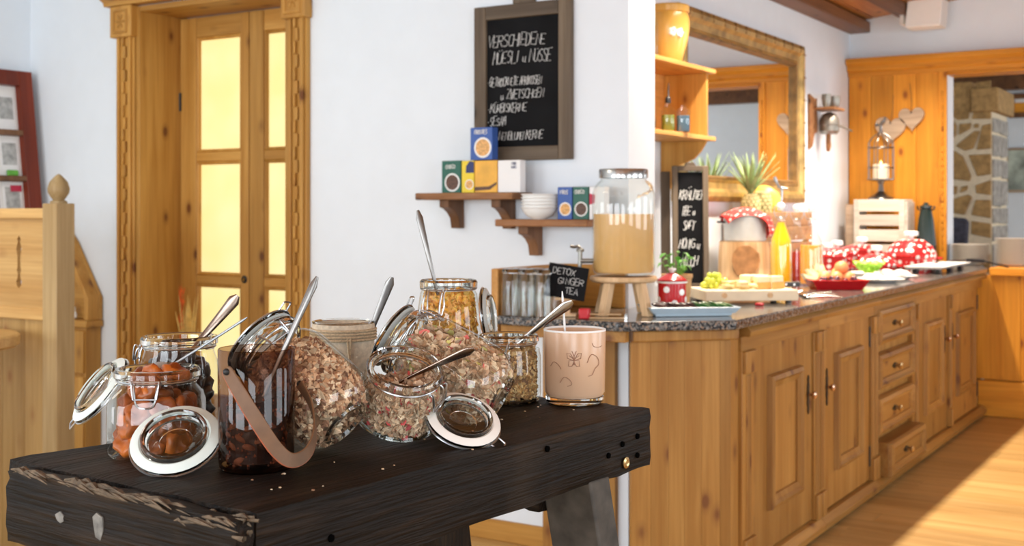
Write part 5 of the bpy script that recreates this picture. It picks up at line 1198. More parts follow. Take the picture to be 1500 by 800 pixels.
# crate with pineapples and melon
fcr = thing('fruit_crate', 'old brown wooden crate against the wall below the mirror', 'crate', (-2.605, 7.20, CZ))
for z in (0.0, 0.105, 0.21, 0.30): MB().box(0.085, 0.10, -0.52, 0.52, z, z+0.088).build('slat', 'old_crate', fcr, bevel=0.003)
for z in (0.0, 0.105, 0.21, 0.30):
    for yy in (-0.52, 0.505): MB().box(-0.10, 0.085, yy, yy+0.015, z, z+0.088).build('slat', 'old_crate', fcr, bevel=0.003)
for yy in (-0.505, 0.47): MB().box(0.055, 0.085, yy, yy+0.035, 0.0, 0.385).build('corner_post', 'old_crate', fcr, bevel=0.002)
MB().box(-0.10, 0.085, -0.50, 0.50, 0.33, 0.342).build('bottom_board', 'old_crate', fcr, smooth=False)
bpy.data.objects.remove(gp)
def pineapple(label, base, axis, scale=1.0, leaves=30):
    M = axis_matrix(base, axis, CR); t = thing('pineapple', label, 'pineapple', M=M, group='pineapples below the mirror')
    Lb, Rb = 0.17*scale, 0.062*scale
    def rad(u): return Rb*(math.sin(PI*min(1, 0.12+0.80*u))**0.5)
    MB().lathe([(0, 0)] + [(rad(k/10)*0.94, Lb*k/10) for k in range(11)] + [(0, Lb)], 20).build('body', 'pineapple_skin', t)
    ey = MB()
    for i in range(8):
        u = (i+0.5)/8
        for k in range(11):
            a = 2*PI*(k + 0.5*(i % 2))/11; r = rad(u)
            ey.ball((0, 0, 0), 0.0145*scale, 6, 4, (1, 1, 0.42), Matrix.Translation((r*0.95*math.cos(a), r*0.95*math.sin(a), Lb*u)) @ axis_matrix((0, 0, 0), (math.cos(a), math.sin(a), 0), (0, 0, 1)))
    stuff(ey.build('eyes', 'pineapple_eye', t))
    rs_ = random.Random(label)
    for i in range(leaves):
        a = i*2.4; tt = i/leaves; ln = (0.14 + 0.17*math.sin(PI*(0.2+0.75*tt)))*scale; sp = 0.85*(1-tt)+0.05
        d = Vector((math.cos(a)*sp, math.sin(a)*sp, 1)).normalized(); sd = Vector((-math.sin(a), math.cos(a), 0)); nr = sd.cross(d)
        vv = []; ff = []; n = 6
        for k in range(n+1):
            u = k/n; w = 0.0135*scale*(1-u)**0.7*(0.8+0.8*u*(1-u)*2); c0 = Vector((0, 0, Lb*0.97)) + d*(ln*u) + Vector((math.cos(a), math.sin(a), -0.3))*(0.035*scale*sp*u*u)
            vv += [c0-sd*w, c0-nr*w*0.35, c0+sd*w]
        for k in range(n):
            for q in (0, 1): b_ = k*3+q; ff.append((b_, b_+1, b_+4, b_+3))
        o = MB().add(vv, ff).build('leaf', 'pineapple_leaf', t, ang=80)
        m2 = o.modifiers.new('leaf_thickness', 'SOLIDIFY'); m2.thickness = 0.0018
pineapple('upright pineapple with tall grey-green crown behind the red cloth', (-2.585, 6.82, CZ+0.343), cam_dir(-0.03, 1, 0.12), 0.92)
pineapple('pineapple lying in the crate beside the yellow melon, its round body showing', (-2.585, 6.985, CZ+0.343), cam_dir(0.05, 1, 0.1), 1.0, 0)
o = MB().ball((0, 0, 0), 0.09, 24, 14, (0.80, 0.85, 1.2)).build('melon', 'melon'); o.matrix_basis = axis_matrix((-2.60, 7.16, CZ+0.455), cam_dir(-0.55, 0.8, 0), CT)
tag(o, 'yellow honeydew melon leaning in the crate below the mirror', 'melon')
# swing-top juice bottles
def bottle(label, loc, R, Hb, Hn, juice, jlevel, swing=False):
    t = thing('juice_bottle', label, 'bottle', loc, group='juice bottles on the counter')
    pr = [(0, 0.003), (R*0.9, 0.0), (R, 0.008), (R, Hb*0.62), (R*0.92, Hb*0.72), (R*0.62, Hb*0.86), (R*0.36, Hb), (R*0.32, Hn-0.03), (R*0.40, Hn-0.022), (R*0.40, Hn), (R*0.30, Hn)]
    MB().lathe(pr, 28).build('glass_body', 'clear_glass', t)
    jp = [(0, 0.008), (R*0.88, 0.008)]
    for (r0, z0), (r1, z1) in zip(pr[2:], pr[3:]):
        if z0 < jlevel:
            jp.append((r0*0.94, max(0.012, z0)))
            if z1 >= jlevel: f = (jlevel-z0)/(z1-z0); jp.append(((r0+(r1-r0)*f)*0.94, jlevel)); break
    jp.append((0, jlevel)); MB().lathe(jp, 28).build('juice', juice, t)
    MB().lathe([(0, Hn-0.012), (R*0.28, Hn-0.012), (R*0.28, Hn), (R*0.36, Hn+0.004), (R*0.36, Hn+0.022), (R*0.2, Hn+0.030), (0, Hn+0.031)], 14).build('stopper', 'white_ceramic', t)
    w = MB()
    for s in (-1, 1): w.tube(catmull([CR*(s*R*0.42)+UP*(Hn-0.05), CR*(s*R*0.62)+UP*(Hn-0.02), CR*(s*R*0.52)+UP*(Hn+0.010), CR*(s*R*0.34)+UP*(Hn+0.014)], 4), 0.0022, 5)
    w.tube([(q.x, q.y, q.z + Hn-0.05) for q in (Vector(p) for p in circ(R*0.40, 0, 14))], 0.0022, 5, True)
    if swing: w.tube(catmull([CR*0.0+UP*(Hn+0.03), CR*0.004+UP*(Hn+0.10), CR*(-0.02)+UP*(Hn+0.13), CR*(-0.035)+UP*(Hn+0.17)], 4), [0.006]*10+[0.010]*3, 6); w.tube([CR*-0.02+UP*(Hn+0.115), CR*0.035+UP*(Hn+0.105)], 0.006, 6)
    w.build('wire_clip', 'steel_wire', t)
bottle('tall swing-top bottle of bright yellow juice beside the stump', (-2.21, 6.283, CZ), 0.060, 0.33, 0.41, 'yellow_juice', 0.335, True)
bottle('swing-top bottle of dark red juice between the yellow and the orange bottle', (-2.185, 6.47, CZ), 0.060, 0.30, 0.40, 'red_juice', 0.17)
bottle('swing-top bottle of orange juice at the right of the three juices', (-2.038, 6.273, CZ), 0.062, 0.31, 0.40, 'orange_juice', 0.212)
# red dish with fruit
rd = thing('fruit_dish', 'low red dish heaped with fruit near the counter edge', 'dish', (-1.83, 6.02, CZ), (0, 0, math.radians(34)))
dm = MB(); ring_frame(dm, (-0.145, 0.145, -0.095, 0.095), [(0.10, 0.0), (0.03, 0.0), (0.004, 0.046), (0.0, 0.048), (0.006, 0.050), (0.034, 0.010), (0.10, 0.010)]); dm.build('tray', 'red_enamel', rd)
rs = random.Random(2)
def fruit(mesh, name, mat, loc, label, cat, group, rot=(0, 0, 0)):
    if isinstance(mesh, MB): o = mesh.build(name, mat); 
    else: o = bpy.data.objects.new(name, mesh); col.objects.link(o)
    o.location = loc; o.rotation_euler = rot; tag(o, label, cat, group); return o.data
m_ = MB().ball((0, 0, 0), 0.036, 16, 10, (1, 1, 0.92))
for i, (a, b, c) in enumerate(((0, 0, 0.058), (0.062, 0.01, 0.056), (-0.055, 0.03, 0.056), (0.02, 0.055, 0.075), (0.03, 0.02, 0.108))):
    m_ = fruit(m_, 'peach', 'peach_fruit', (-1.83 + a*0.85 - b*0.5, 6.03 + a*0.5 + b*0.85, CZ+c), 'orange-red peach heaped in the low red dish', 'peach', 'peaches in the red dish')
m_ = MB().ball((0, 0, 0), 0.014, 10, 8)
for i in range(22):
    a, b = rs.uniform(-0.09, 0.10), rs.uniform(-0.07, 0.0)
    m_ = fruit(m_, 'dark_grape', 'grape_dark', (-1.83 + a*0.85 - b*0.5, 6.02 + a*0.5 + b*0.85, CZ+0.028+rs.uniform(0, 0.03)), 'dark red grape at the front of the red dish', 'grape', 'dark grapes in the red dish')
m_ = MB().prism([(-0.06, 0), (-0.045, -0.025), (0, -0.036), (0.045, -0.025), (0.06, 0), (0.03, -0.012), (-0.03, -0.012)], -0.014, 0.014)
for i in range(5):
    m_ = fruit(m_, 'melon_slice', 'melon_flesh', (-1.945 + i*0.012, 6.00 + i*0.030, CZ+0.075+0.012*(i % 2)), 'pale melon slice at the left of the red dish', 'melon slice', 'melon slices in the red dish', (1.3, 0.2*i, 0.8))
# white plates with egg, herbs
for i, (x, y, lab) in enumerate(((-1.80, 6.72, 'white plate with halved eggs nearest the red dish'), (-1.82, 7.10, 'white plate with sliced mozzarella further along the counter'))):
    o = MB().lathe([(0, 0.004), (0.07, 0.002), (0.08, 0.0), (0.10, 0.010), (0.135, 0.020), (0.138, 0.022), (0.13, 0.023), (0.095, 0.014), (0, 0.010)], 32).build('plate', 'white_ceramic'); o.location = (x, y, CZ); tag(o, lab, 'plate', 'white plates on the counter')
for i in range(6):
    a = i*1.05; t = thing('egg_half', 'halved boiled egg with yellow yolk on the near white plate', 'egg', (-1.80+0.065*math.cos(a), 6.72+0.065*math.sin(a), CZ+0.026), (0.5*math.sin(a)*0, 0.35, a), 'egg halves on the plate')
    MB().ball((0, 0, 0), 0.026, 14, 8, (1.2, 0.9, 0.7)).build('egg_white', 'egg_white', t); MB().ball((0, 0, 0.0125), 0.013, 12, 6, (1, 1, 0.6)).build('egg_yolk', 'egg_yolk', t)
m_ = MB().lathe([(0, 0), (0.034, 0.001), (0.036, 0.008), (0.03, 0.013), (0, 0.014)], 18)
for i in range(8):
    a = i*0.8; m_ = fruit(m_, 'mozzarella_slice', 'egg_white', (-1.82+0.06*math.cos(a), 7.10+0.06*math.sin(a), CZ+0.024+0.010*(i % 2)), 'white mozzarella slice on the far white plate', 'cheese', 'mozzarella slices on the plate', (0.2, 0.15, a))
lt = thing('lettuce_leaf', 'bright green curly lettuce behind the white plates', 'lettuce', (-1.93, 6.98, CZ+0.02))
for i in range(9):
    a = i*0.7; mb = MB(); vv = []; ff = []
    for k in range(7):
        for j in range(5):
            u = k/6; v = (j-2)/2; vv.append((0.09*u, 0.045*v*math.sin(PI*(0.15+0.8*u)), 0.02+0.06*u + 0.012*math.sin(9*u+5*v)))
    for k in range(6):
        for j in range(4): q = k*5+j; ff.append((q, q+5, q+6, q+1))
    o = mb.add(vv, ff, Matrix.Rotation(a, 4, 'Z')).build('leaf', 'lettuce', lt, ang=80); s2 = o.modifiers.new('leaf_thickness', 'SOLIDIFY'); s2.thickness = 0.002
o = MB().lathe([(0, 0.003), (0.075, 0.0), (0.09, 0.01), (0.115, 0.04), (0.11, 0.042), (0.085, 0.014), (0, 0.012)], 24).build('salad_bowl', 'white_ceramic'); o.location = (-1.93, 6.98, CZ); tag(o, 'shallow white bowl under the curly lettuce', 'bowl')
# red dotted casseroles
def casserole(label, loc, R, Hb, dome, knob='white_ceramic'):
    t = thing('casserole', label, 'casserole', loc, group='red dotted casseroles')
    MB().lathe([(0, 0), (R*0.86, 0), (R*0.94, 0.01), (R, Hb*0.95), (R*1.03, Hb), (R*0.97, Hb), (R*0.9, 0.02), (0, 0.015)], 32).build('pot_body', 'red_dots', t)
    l_ = MB().lathe([(R*1.04, Hb+0.001), (R*1.03, Hb+0.012), (R*0.86, Hb+dome*0.55), (R*0.5, Hb+dome*0.92), (0, Hb+dome)], 32).build('lid', 'red_dots', t)
    MB().lathe([(R*0.10, Hb+dome-0.004), (R*0.10, Hb+dome+0.012), (R*0.30, Hb+dome+0.020), (R*0.30, Hb+dome+0.044), (R*0.22, Hb+dome+0.050), (0, Hb+dome+0.051)], 18).build('knob', knob, l_)
    for s in (-1, 1): MB().tube(catmull([CR*(s*R*0.98)+CT*0.04+UP*Hb*0.8, CR*(s*R*1.22)+CT*0.03+UP*Hb*0.8, CR*(s*R*1.22)-CT*0.03+UP*Hb*0.8, CR*(s*R*0.98)-CT*0.04+UP*Hb*0.8], 5), 0.008, 6).build('handle', 'red_enamel', t)
casserole('red dotted casserole nearest the orange juice, flat lid with wide white knob', (-2.37, 7.60, CZ), 0.125, 0.105, 0.035)
casserole('red dotted casserole second in the row of flat-lidded pots', (-2.43, 8.02, CZ), 0.130, 0.11, 0.035)
casserole('red dotted casserole third in the row below the white crate', (-2.40, 8.50, CZ), 0.135, 0.12, 0.04)
casserole('large red dotted casserole with a high domed lid at the far end', (-2.06, 8.50, CZ), 0.165, 0.085, 0.12)
casserole('small red dotted dome pot in front of the row', (-2.12, 7.85, CZ), 0.12, 0.045, 0.075)
lo = thing('serving_tray', 'long white tray on dark feet beside the domed casserole', 'tray', (-1.80, 8.15, CZ), (0, 0, 0))
dm = MB(); ring_frame(dm, (-0.12, 0.12, -0.42, 0.42), [(0.06, 0.03), (0.02, 0.03), (0, 0.045), (0.006, 0.047), (0.03, 0.036), (0.119, 0.036)]); dm.build('tray', 'white_ceramic', lo)
for x, y in ((0.07, -0.32), (0.07, 0.32), (-0.07, -0.32), (-0.07, 0.32), (0.07, 0)): MB().box(x-0.015, x+0.015, y-0.03, y+0.03, 0, 0.031).build('foot', 'black_plastic', lo, bevel=0.003)
to = thing('serving_tongs', 'steel tongs with black grips lying across the far end of the counter', 'tongs', (-1.74, 8.62, CZ+0.05), (0, 0, math.radians(25)))
MB().tube([(-0.10, 0, 0.0), (0.02, 0.004, 0.006)], 0.006, 6).build('tong_arm', 'steel', to); MB().tube([(0.02, 0.004, 0.006), (0.14, 0.012, 0.0)], [0.013, 0.011], 8).build('grip', 'black_plastic', to)
MB().tube([(0.14, 0.012, 0.0), (0.30, 0.01, -0.04)], 0.006, 6).build('tong_head', 'black_plastic', to)
# small mess of cutlery on the granite
for i, (x, y, a) in enumerate(((-1.80, 5.47, 0.5), (-1.86, 5.62, 0.9), (-1.75, 5.36, 0.2))):
    p = Vector((x, y, CZ+0.006)); q = p + Vector((math.cos(a), math.sin(a), 0))*0.15
    spoon('serving_spoon', ('middle', 'rear', 'nearest')[i] + ' steel serving spoon lying on the granite before the juices', p, q, 'steel', 0.008, 0.004, group='serving spoons on the granite')
o = MB().prism([(-0.018, -0.012), (0.018, -0.010), (0.016, 0.010), (-0.014, 0.012)], 0, 0.012).build('bottle_cap', 'red_plastic', bevel=0.003); o.location = (-1.78, 4.80, CZ); tag(o, 'small red clip lying by the cutting board corner', 'clip')
# ------------------------------------------------------------------ shelf, mirror and ornaments of the right wall
WX = -2.72
sh = thing('corner_shelf', 'pine wall shelf with scalloped side holding the yellow crock', 'shelf', (WX, 5.5, 1.45))
MB().box(0.001, 0.285, -0.50, 0.42, 0.615, 0.638).build('top_board', 'pine_y', sh, bevel=0.003)
MB().box(0.001, 0.285, -0.50, 0.42, 0.262, 0.285).build('middle_board', 'pine_y', sh, bevel=0.003)
sd = [(0.001, 0.0), (0.03, 0.0), (0.055, 0.015), (0.07, 0.05), (0.075, 0.10), (0.10, 0.135), (0.14, 0.15), (0.19, 0.17), (0.225, 0.205), (0.255, 0.25), (0.262, 0.262), (0.262, 0.615), (0.001, 0.615)]
for yy in (-0.46, 0.345): MB().prism(sd, yy, yy+0.022, Matrix(((1,0,0,0),(0,0,1,0),(0,1,0,0),(0,0,0,1)))).build('side_panel', 'pine', sh, recalc=True, bevel=0.002)
MB().box(0.001, 0.02, -0.46, 0.35, 0.28, 0.62).build('back_panel', 'pine_y', sh, smooth=False)
yc = thing('ceramic_crock', 'big yellow glazed ceramic crock with faint white flowers on the shelf', 'crock', (-2.545, 5.56, 2.089))
MB().lathe([(0, 0), (0.062, 0), (0.068, 0.006), (0.080, 0.05), (0.100, 0.12), (0.108, 0.18), (0.106, 0.225), (0.100, 0.245), (0.098, 0.252), (0.106, 0.256), (0.108, 0.285), (0.103, 0.292), (0.094, 0.290), (0.09, 0.25), (0, 0.20)], 36).build('crock_body', 'yellow_glaze', yc)
fl = MB()
for u, z in ((0.01, 0.15), (0.05, 0.145)):
    for k in range(5):
        a = k*1.257; an = (u+0.012*math.cos(a))/0.105; d = CR*math.sin(an)+CT*math.cos(an); fl.ball((0, 0, 0), 0.010, 8, 4, (1, 1, 0.25), axis_matrix(d*0.1055+UP*(z+0.015*math.sin(a)), d))
fl.build('flower_relief', 'cream_ceramic', yc)
for i, (x, y, ju, hh) in enumerate(((-2.575, 5.40, 'vinegar_dark', 0.15), (-2.50, 5.46, 'oil_green', 0.15), (-2.45, 5.53, 'vinegar_dark', 0.14))):
    t = thing('oil_bottle', ('dark vinegar bottle with steel pourer at the left of the middle shelf', 'green oil bottle with steel pourer on the middle shelf', 'square bluish bottle without pourer on the middle shelf')[i], 'bottle', (x, y, 1.736), (0, 0, 0.5), 'bottles on the pine shelf')
    loft_ = MB(); loft(loft_, [(0, 0.002, 4), (0.030, 0, 4), (0.034, 0.006, 4), (0.034, 0.105, 4), (0.030, 0.118, 3), (0.014, 0.126, 2), (0.012, hh, 2), (0, hh, 2)], 24); loft_.build('glass_body', 'glass' if i < 2 else 'clear_glass', t)
    lq = MB(); loft(lq, [(0, 0.006, 4), (0.029, 0.006, 4), (0.031, 0.012, 4), (0.031, 0.085 if i else 0.06, 4), (0, 0.085 if i else 0.06, 4)], 20); lq.build('contents', ju if i < 2 else 'slate_blue', t)
    if i < 2:
        MB().lathe([(0, 0.145), (0.014, 0.145), (0.015, 0.165), (0.009, 0.176), (0, 0.178)], 12).build('cork', 'black_plastic', t)
        MB().tube([(0, 0, 0.17), (0.001, 0, 0.215), (0.004, 0.002, 0.245)], [0.006, 0.0045, 0.003], 8).build('pourer', 'steel', t)
t = thing('glass_bottle', 'tall clear bottle with a chained stopper at the left of the yellow crock', 'bottle', (-2.545, 5.335, 2.089))
MB().lathe([(0, 0.002), (0.042, 0), (0.045, 0.006), (0.045, 0.17), (0.035, 0.20), (0.018, 0.22), (0.017, 0.27), (0.021, 0.275), (0.021, 0.285), (0, 0.285)], 24).build('glass_body', 'glass', t)
MB().ball((0, 0, 0.30), 0.022, 14, 8).build('stopper', 'rim_glass', t)
chn = MB()
for k in range(9): chn.tube(circ(0.007, 0, 8), 0.0016, 4, True, Matrix.Translation(CR*0.024*math.sin(k*0.3) + CT*0.03 + UP*(0.27-k*0.011)) @ Matrix.Rotation(k*PI/2, 4, 'Z') @ Matrix.Rotation(PI/2, 4, 'X'))
chn.build('chain', 'brass', t)
# gilt mirror
mi = thing('wall_mirror', 'large mirror in a heavy gilt bamboo-notched frame above the buffet', 'mirror', (WX, 7.0, 1.40))
R_ = (-1.02, 1.085, 0.0, 1.075)
ring_frame(MB(), R_, [(0, 0.0), (0, 0.045), (0.03, 0.058), (0.055, 0.052), (0.075, 0.034), (0.11, 0.030), (0.125, 0.038), (0.14, 0.030), (0.15, 0.008)], FX).build('frame', 'mirror_gold', mi, ang=25)
ring_frame(MB(), (R_[0]+0.125, R_[1]-0.125, R_[2]+0.125, R_[3]-0.125), [(0, 0.034), (0.010, 0.040), (0.02, 0.036), (0.028, 0.006)], FX).build('inner_slip', 'mirror_gold_dark', mi, ang=25)
MB().box(0.004, 0.008, R_[0]+0.13, R_[1]-0.13, R_[2]+0.13, R_[3]-0.13).build('mirror_glass', 'mirror_face', mi, smooth=False)
for k in range(7):
    z = 0.08 + k*0.155; MB().box(0.02, 0.060, R_[1]-0.052, R_[1]-0.008, z, z+0.008).build('notch', 'mirror_gold_dark', mi, bevel=0.002, bseg=1)
for k in range(12):
    y = -0.9 + k*0.17; MB().box(0.02, 0.060, y, y+0.008, R_[3]-0.052, R_[3]-0.008).build('notch', 'mirror_gold_dark', mi, bevel=0.002, bseg=1)
# coffee mill style wall ornament
wo = thing('wall_ornament', 'pewter mill with two cups on a dark wooden wall bracket right of the mirror', 'wall ornament', (WX, 8.50, 1.80))
def scr(y0): return [(0.0, 0.10), (0.018, 0.07), (0.02, 0.0), (0.03, -0.05), (0.012, -0.02), (0.012, 0.06)]
MB().prism([(-0.22, -0.02), (-0.16, 0.0), (-0.12, 0.09), (-0.06, 0.11), (-0.06, 0.35), (-0.09, 0.34), (-0.22, 0.37)], 0.001, 0.02, FX).build('back_board', 'brown_shelf', wo, bevel=0.003)
MB().prism([(0.02, -0.03), (0.06, 0.01), (0.045, 0.06), (0.05, 0.12), (0.012, 0.12), (0.0, 0.05), (0.005, 0.0)], 0.06, 0.085, FX).build('bracket', 'brown_shelf', wo, bevel=0.003)
MB().box(0.005, 0.17, -0.14, 0.10, 0.262, 0.280).build('ledge', 'brown_shelf', wo, bevel=0.003)
MB().lathe([(0, 0), (0.055, 0.0), (0.07, 0.02), (0.068, 0.06), (0.072, 0.065), (0.070, 0.10), (0.05, 0.14), (0.02, 0.155), (0, 0.157)], 24, Matrix.Translation((0.09, -0.01, 0.095))).build('mill_bowl', 'pewter', wo)
MB().tube([(0.13, 0.03, 0.165), (0.17, 0.08, 0.145), (0.21, 0.14, 0.120)], [0.011, 0.008, 0.006], 8).build('crank', 'pewter', wo)
for y, s in ((-0.11, 0.8), (0.075, 1.05)):
    MB().lathe([(0, 0), (0.026*s, 0.0), (0.034*s, 0.02), (0.042*s, 0.065), (0.040*s, 0.092), (0.036*s, 0.092), (0.03*s, 0.02), (0, 0.01)], 14, Matrix.Translation((0.10, y, 0.280))).build('cup', 'pewter', wo)
# lamp box on the far wall below the ceiling
lb = thing('ceiling_speaker', 'white box fixture on a dark bracket high on the far wall', 'fixture', (-2.08, 9.05, 2.68))
MB().frustum((-0.135, 0.115, -0.10, 0.10), (-0.12, 0.13, -0.09, 0.11), 0.0, 0.20).build('housing', 'lamp_white', lb, bevel=0.008)
MB().box(-0.18, 0.12, -0.05, 0.14, 0.205, 0.222).build('mount_plate', 'pewter', lb, bevel=0.004); MB().box(-0.02, 0.05, 0.02, 0.10, 0.21, 0.26).build('bracket', 'pewter', lb, bevel=0.004)
MB().box(-0.19, -0.16, -0.03, 0.10, 0.04, 0.20).build('side_arm', 'lamp_white', lb, bevel=0.004)
# hearts on the far panel
def heart(label, x, z, s, rot):
    t = thing('wooden_heart', label, 'heart', (x, 9.245, z), (0, rot, 0), 'wooden hearts on the far panel')
    P = []
    for k in range(28):
        a = 2*PI*k/28; P.append((0.0625*s*math.sin(a)**3*1.05, (0.052*math.cos(a) - 0.020*math.cos(2*a) - 0.008*math.cos(3*a) - 0.004*math.cos(4*a))*s*1.05))
    MB().prism(P[::-1], 0.0, 0.016, FY).build('heart_board', 'heart_wood', t, bevel=0.003)
    MB().tube([(0, -0.008, 0.03*s), (0.004*s, -0.008, 0.09*s), (0.0, -0.008, 0.26)], 0.0022, 5).build('cord', 'dark_bracket', t)
    MB().ball((0, -0.018, 0.026*s), 0.006, 8, 6).build('cord_hole', 'black_plastic', t)
heart('larger grey wooden heart hanging left, partly behind the lantern', -2.395, 1.965, 1.75, 0.10); heart('smaller grey wooden heart hanging right by the panel edge', -2.235, 2.045, 1.45, -0.05)
# white crate, lantern, black bottle
wc = thing('white_crate', 'upended whitewashed slatted crate in the far corner', 'crate', (-2.415, 9.05, CZ))
for z0, z1 in ((0.02, 0.145), (0.17, 0.255), (0.285, 0.365), (0.39, 0.478)): MB().box(-0.165, 0.205, -0.125, -0.110, z0, z1).build('slat', 'crate_wood', wc, bevel=0.003)
for z0, z1 in ((0.02, 0.145), (0.17, 0.255), (0.285, 0.365), (0.39, 0.478)): MB().box(-0.165, 0.205, 0.110, 0.125, z0, z1).build('slat', 'crate_wood', wc, bevel=0.003)
for x in (-0.165, 0.190): MB().box(x, x+0.03, -0.11, 0.11, 0.0, 0.46).build('end_board', 'crate_wood', wc, bevel=0.003)
for x in (-0.165, 0.165):
    MB().box(x, x+0.04, -0.128, -0.110, 0.0, 0.478).build('corner_post', 'crate_wood', wc, bevel=0.003)
MB().box(-0.165, 0.205, -0.11, 0.11, 0.465, 0.478).build('top_board', 'crate_wood', wc, bevel=0.002)
MB().box(-0.235, -0.17, -0.10, 0.02, 0.0, 0.44).build('side_board', 'heart_wood', wc, bevel=0.003)
ln = thing('candle_lantern', 'silver birdcage lantern with a lit candle on the white crate', 'lantern', (-2.405, 9.02, CZ+0.479))
MB().lathe([(0, 0), (0.095, 0), (0.09, 0.012), (0.05, 0.035), (0.022, 0.06), (0.016, 0.11), (0.03, 0.135), (0.10, 0.145), (0.10, 0.152), (0, 0.152)], 28).build('foot', 'dull_steel_dark_reflection', ln)
cg_ = MB()
for k in range(8):
    a = k*PI/4; cg_.tube(catmull([(0.094*math.cos(a), 0.094*math.sin(a), 0.15), (0.094*math.cos(a), 0.094*math.sin(a), 0.39), (0.082*math.cos(a), 0.082*math.sin(a), 0.44), (0.04*math.cos(a), 0.04*math.sin(a), 0.48), (0.006*math.cos(a), 0.006*math.sin(a), 0.50)], 4), 0.0035, 5)
for z in (0.235, 0.385): cg_.tube(circ(0.094, z, 28), 0.0035, 5, True)
cg_.build('cage', 'dull_steel_dark_reflection', ln)
MB().tube(catmull([(0, 0, 0.50), (0.0, 0, 0.55), (0.02, 0, 0.58), (0.035, 0, 0.61)], 4), [0.012]*5+[0.016]*4+[0.010]*4, 8).ball((-0.03, 0, 0.555), 0.016, 8, 6).build('bird_finial', 'dull_steel_dark_reflection', ln)
MB().lathe([(0, 0.153), (0.058, 0.153), (0.058, 0.255), (0.052, 0.262), (0.045, 0.257), (0, 0.255)], 24).build('candle', 'candle_wax', ln)
MB().lathe([(0, 0.258), (0.007, 0.266), (0.006, 0.278), (0, 0.292)], 10).build('flame', 'flame', ln)
bb = thing('black_flask', 'dark green ribbed flask standing right of the white crate', 'flask', (-2.095, 9.08, CZ))
MB().lathe([(0, 0), (0.075, 0), (0.078, 0.01), (0.072, 0.15), (0.055, 0.33), (0.040, 0.40), (0.036, 0.41), (0.045, 0.415), (0.045, 0.43), (0.02, 0.44), (0.015, 0.455), (0, 0.457)], 12).build('flask_body', plain('dark_glass', (0.015, 0.03, 0.028), 0.25), bb, ang=20)
for s in (-1, 1): MB().tube(catmull([(s*0.04, 0, 0.40), (s*0.058, 0, 0.41), (s*0.06, 0, 0.43)], 4), 0.006, 6).build('ear', 'black_plastic', bb)
# plates on the far counter: every plate of both stacks
pm = None
for st_i, (x, y, n, dz_, lab) in enumerate(((-1.83, 9.30, 12, 0.0118, 'white plate in the left stack beside the stone pillar'), (-1.515, 9.20, 15, 0.0128, 'cream plate in the taller right stack on the far counter'))):
    for i in range(n):
        if pm is None: o = MB().lathe([(0, 0.003), (0.075, 0.003), (0.085, 0.0), (0.09, 0.004), (0.145, 0.016), (0.147, 0.0185), (0.143, 0.019), (0.09, 0.008), (0, 0.007)], 28).build('plate', 'cream_ceramic'); pm = o.data
        else: o = bpy.data.objects.new('plate', pm); col.objects.link(o)
        o.location = (x, y, CZ+i*dz_); o.scale = (0.93, 0.93, 1) if st_i == 0 else (0.86, 0.86, 1); tag(o, lab, 'plate', ('left' if st_i == 0 else 'right') + ' plate stack on the far counter')
        if i == n-1: o['label'] = 'topmost ' + lab
# ------------------------------------------------------------------ the room beyond the opening
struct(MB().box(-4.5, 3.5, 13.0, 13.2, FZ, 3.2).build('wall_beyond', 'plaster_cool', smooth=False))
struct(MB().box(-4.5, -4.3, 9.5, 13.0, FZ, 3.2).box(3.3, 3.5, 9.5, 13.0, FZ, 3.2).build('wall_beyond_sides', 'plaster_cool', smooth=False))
struct(MB().box(-4.5, 3.5, 9.5, 13.2, 2.62, 2.75).build('ceiling_beyond', 'plaster', smooth=False))
struct(MB().box(-4.3, 3.3, 11.55, 11.72, 2.44, 2.62).build('trim_7', 'dark_beam', bevel=0.01))
sc = thing('stone_pillar', 'pillar of tan fieldstones in pale mortar beyond the opening', 'pillar', (-2.273, 10.6, FZ))
PWd = 0.36; z0p, z1p = 1.17, 2.28       # the part that shows above the counter, in pillar height
MB().box(0, PWd, 0, 0.69, 0, 2.26).build('mortar_core', 'mortar', sc, smooth=False)
def zpx(y): return (352-y)/187*(2.26-1.19) + 1.19
ST = [[(67,115),(160,95),(172,130),(168,160),(72,162)],[(165,75),(250,70),(250,108),(178,112),(170,95)],[(180,118),(250,112),(250,155),(176,158)],
 [(70,200),(90,205),(103,225),(100,262),(80,285),(68,275)],[(85,175),(150,170),(145,205),(105,208),(88,195)],[(160,172),(222,168),(222,208),(152,206)],
 [(110,220),(155,218),(150,240),(108,262)],[(162,222),(180,222),(178,238),(160,238)],[(95,300),(165,245),(185,245),(160,312),(130,320)],[(190,225),(222,220),(222,315),(168,318)],
 [(72,300),(85,308),(125,335),(155,410),(150,430),(75,420)],[(140,330),(222,328),(222,405),(172,412)],[(72,440),(105,442),(102,470),(74,480)],[(118,445),(142,440),(138,458),(112,468)],[(165,440),(222,420),(222,478),(168,470)],
 [(80,490),(145,470),(158,482),(130,548),(78,540)],[(165,490),(222,490),(222,560),(150,548)],[(78,555),(130,562),(140,600),(80,640)],[(150,565),(222,575),(222,630),(150,615)]]
for P in ST:
    q = [((x-67)/(222-67)*PWd if x <= 222 else PWd, zpx(90 + y/2.424)) for x, y in P]
    cx_ = sum(a for a, _ in q)/len(q); cz_ = sum(b for _, b in q)/len(q)
    q = [(cx_ + (a-cx_)*0.93, cz_ + (b-cz_)*0.93) for a, b in q]
    if sum(q[i][0]*q[(i+1) % len(q)][1] - q[(i+1) % len(q)][0]*q[i][1] for i in range(len(q))) < 0: q = q[::-1]
    MB().prism(q, -0.002, 0.016, FY).build('stone', 'stone', sc, bevel=0.007)
rs = random.Random(6); z = 0.05
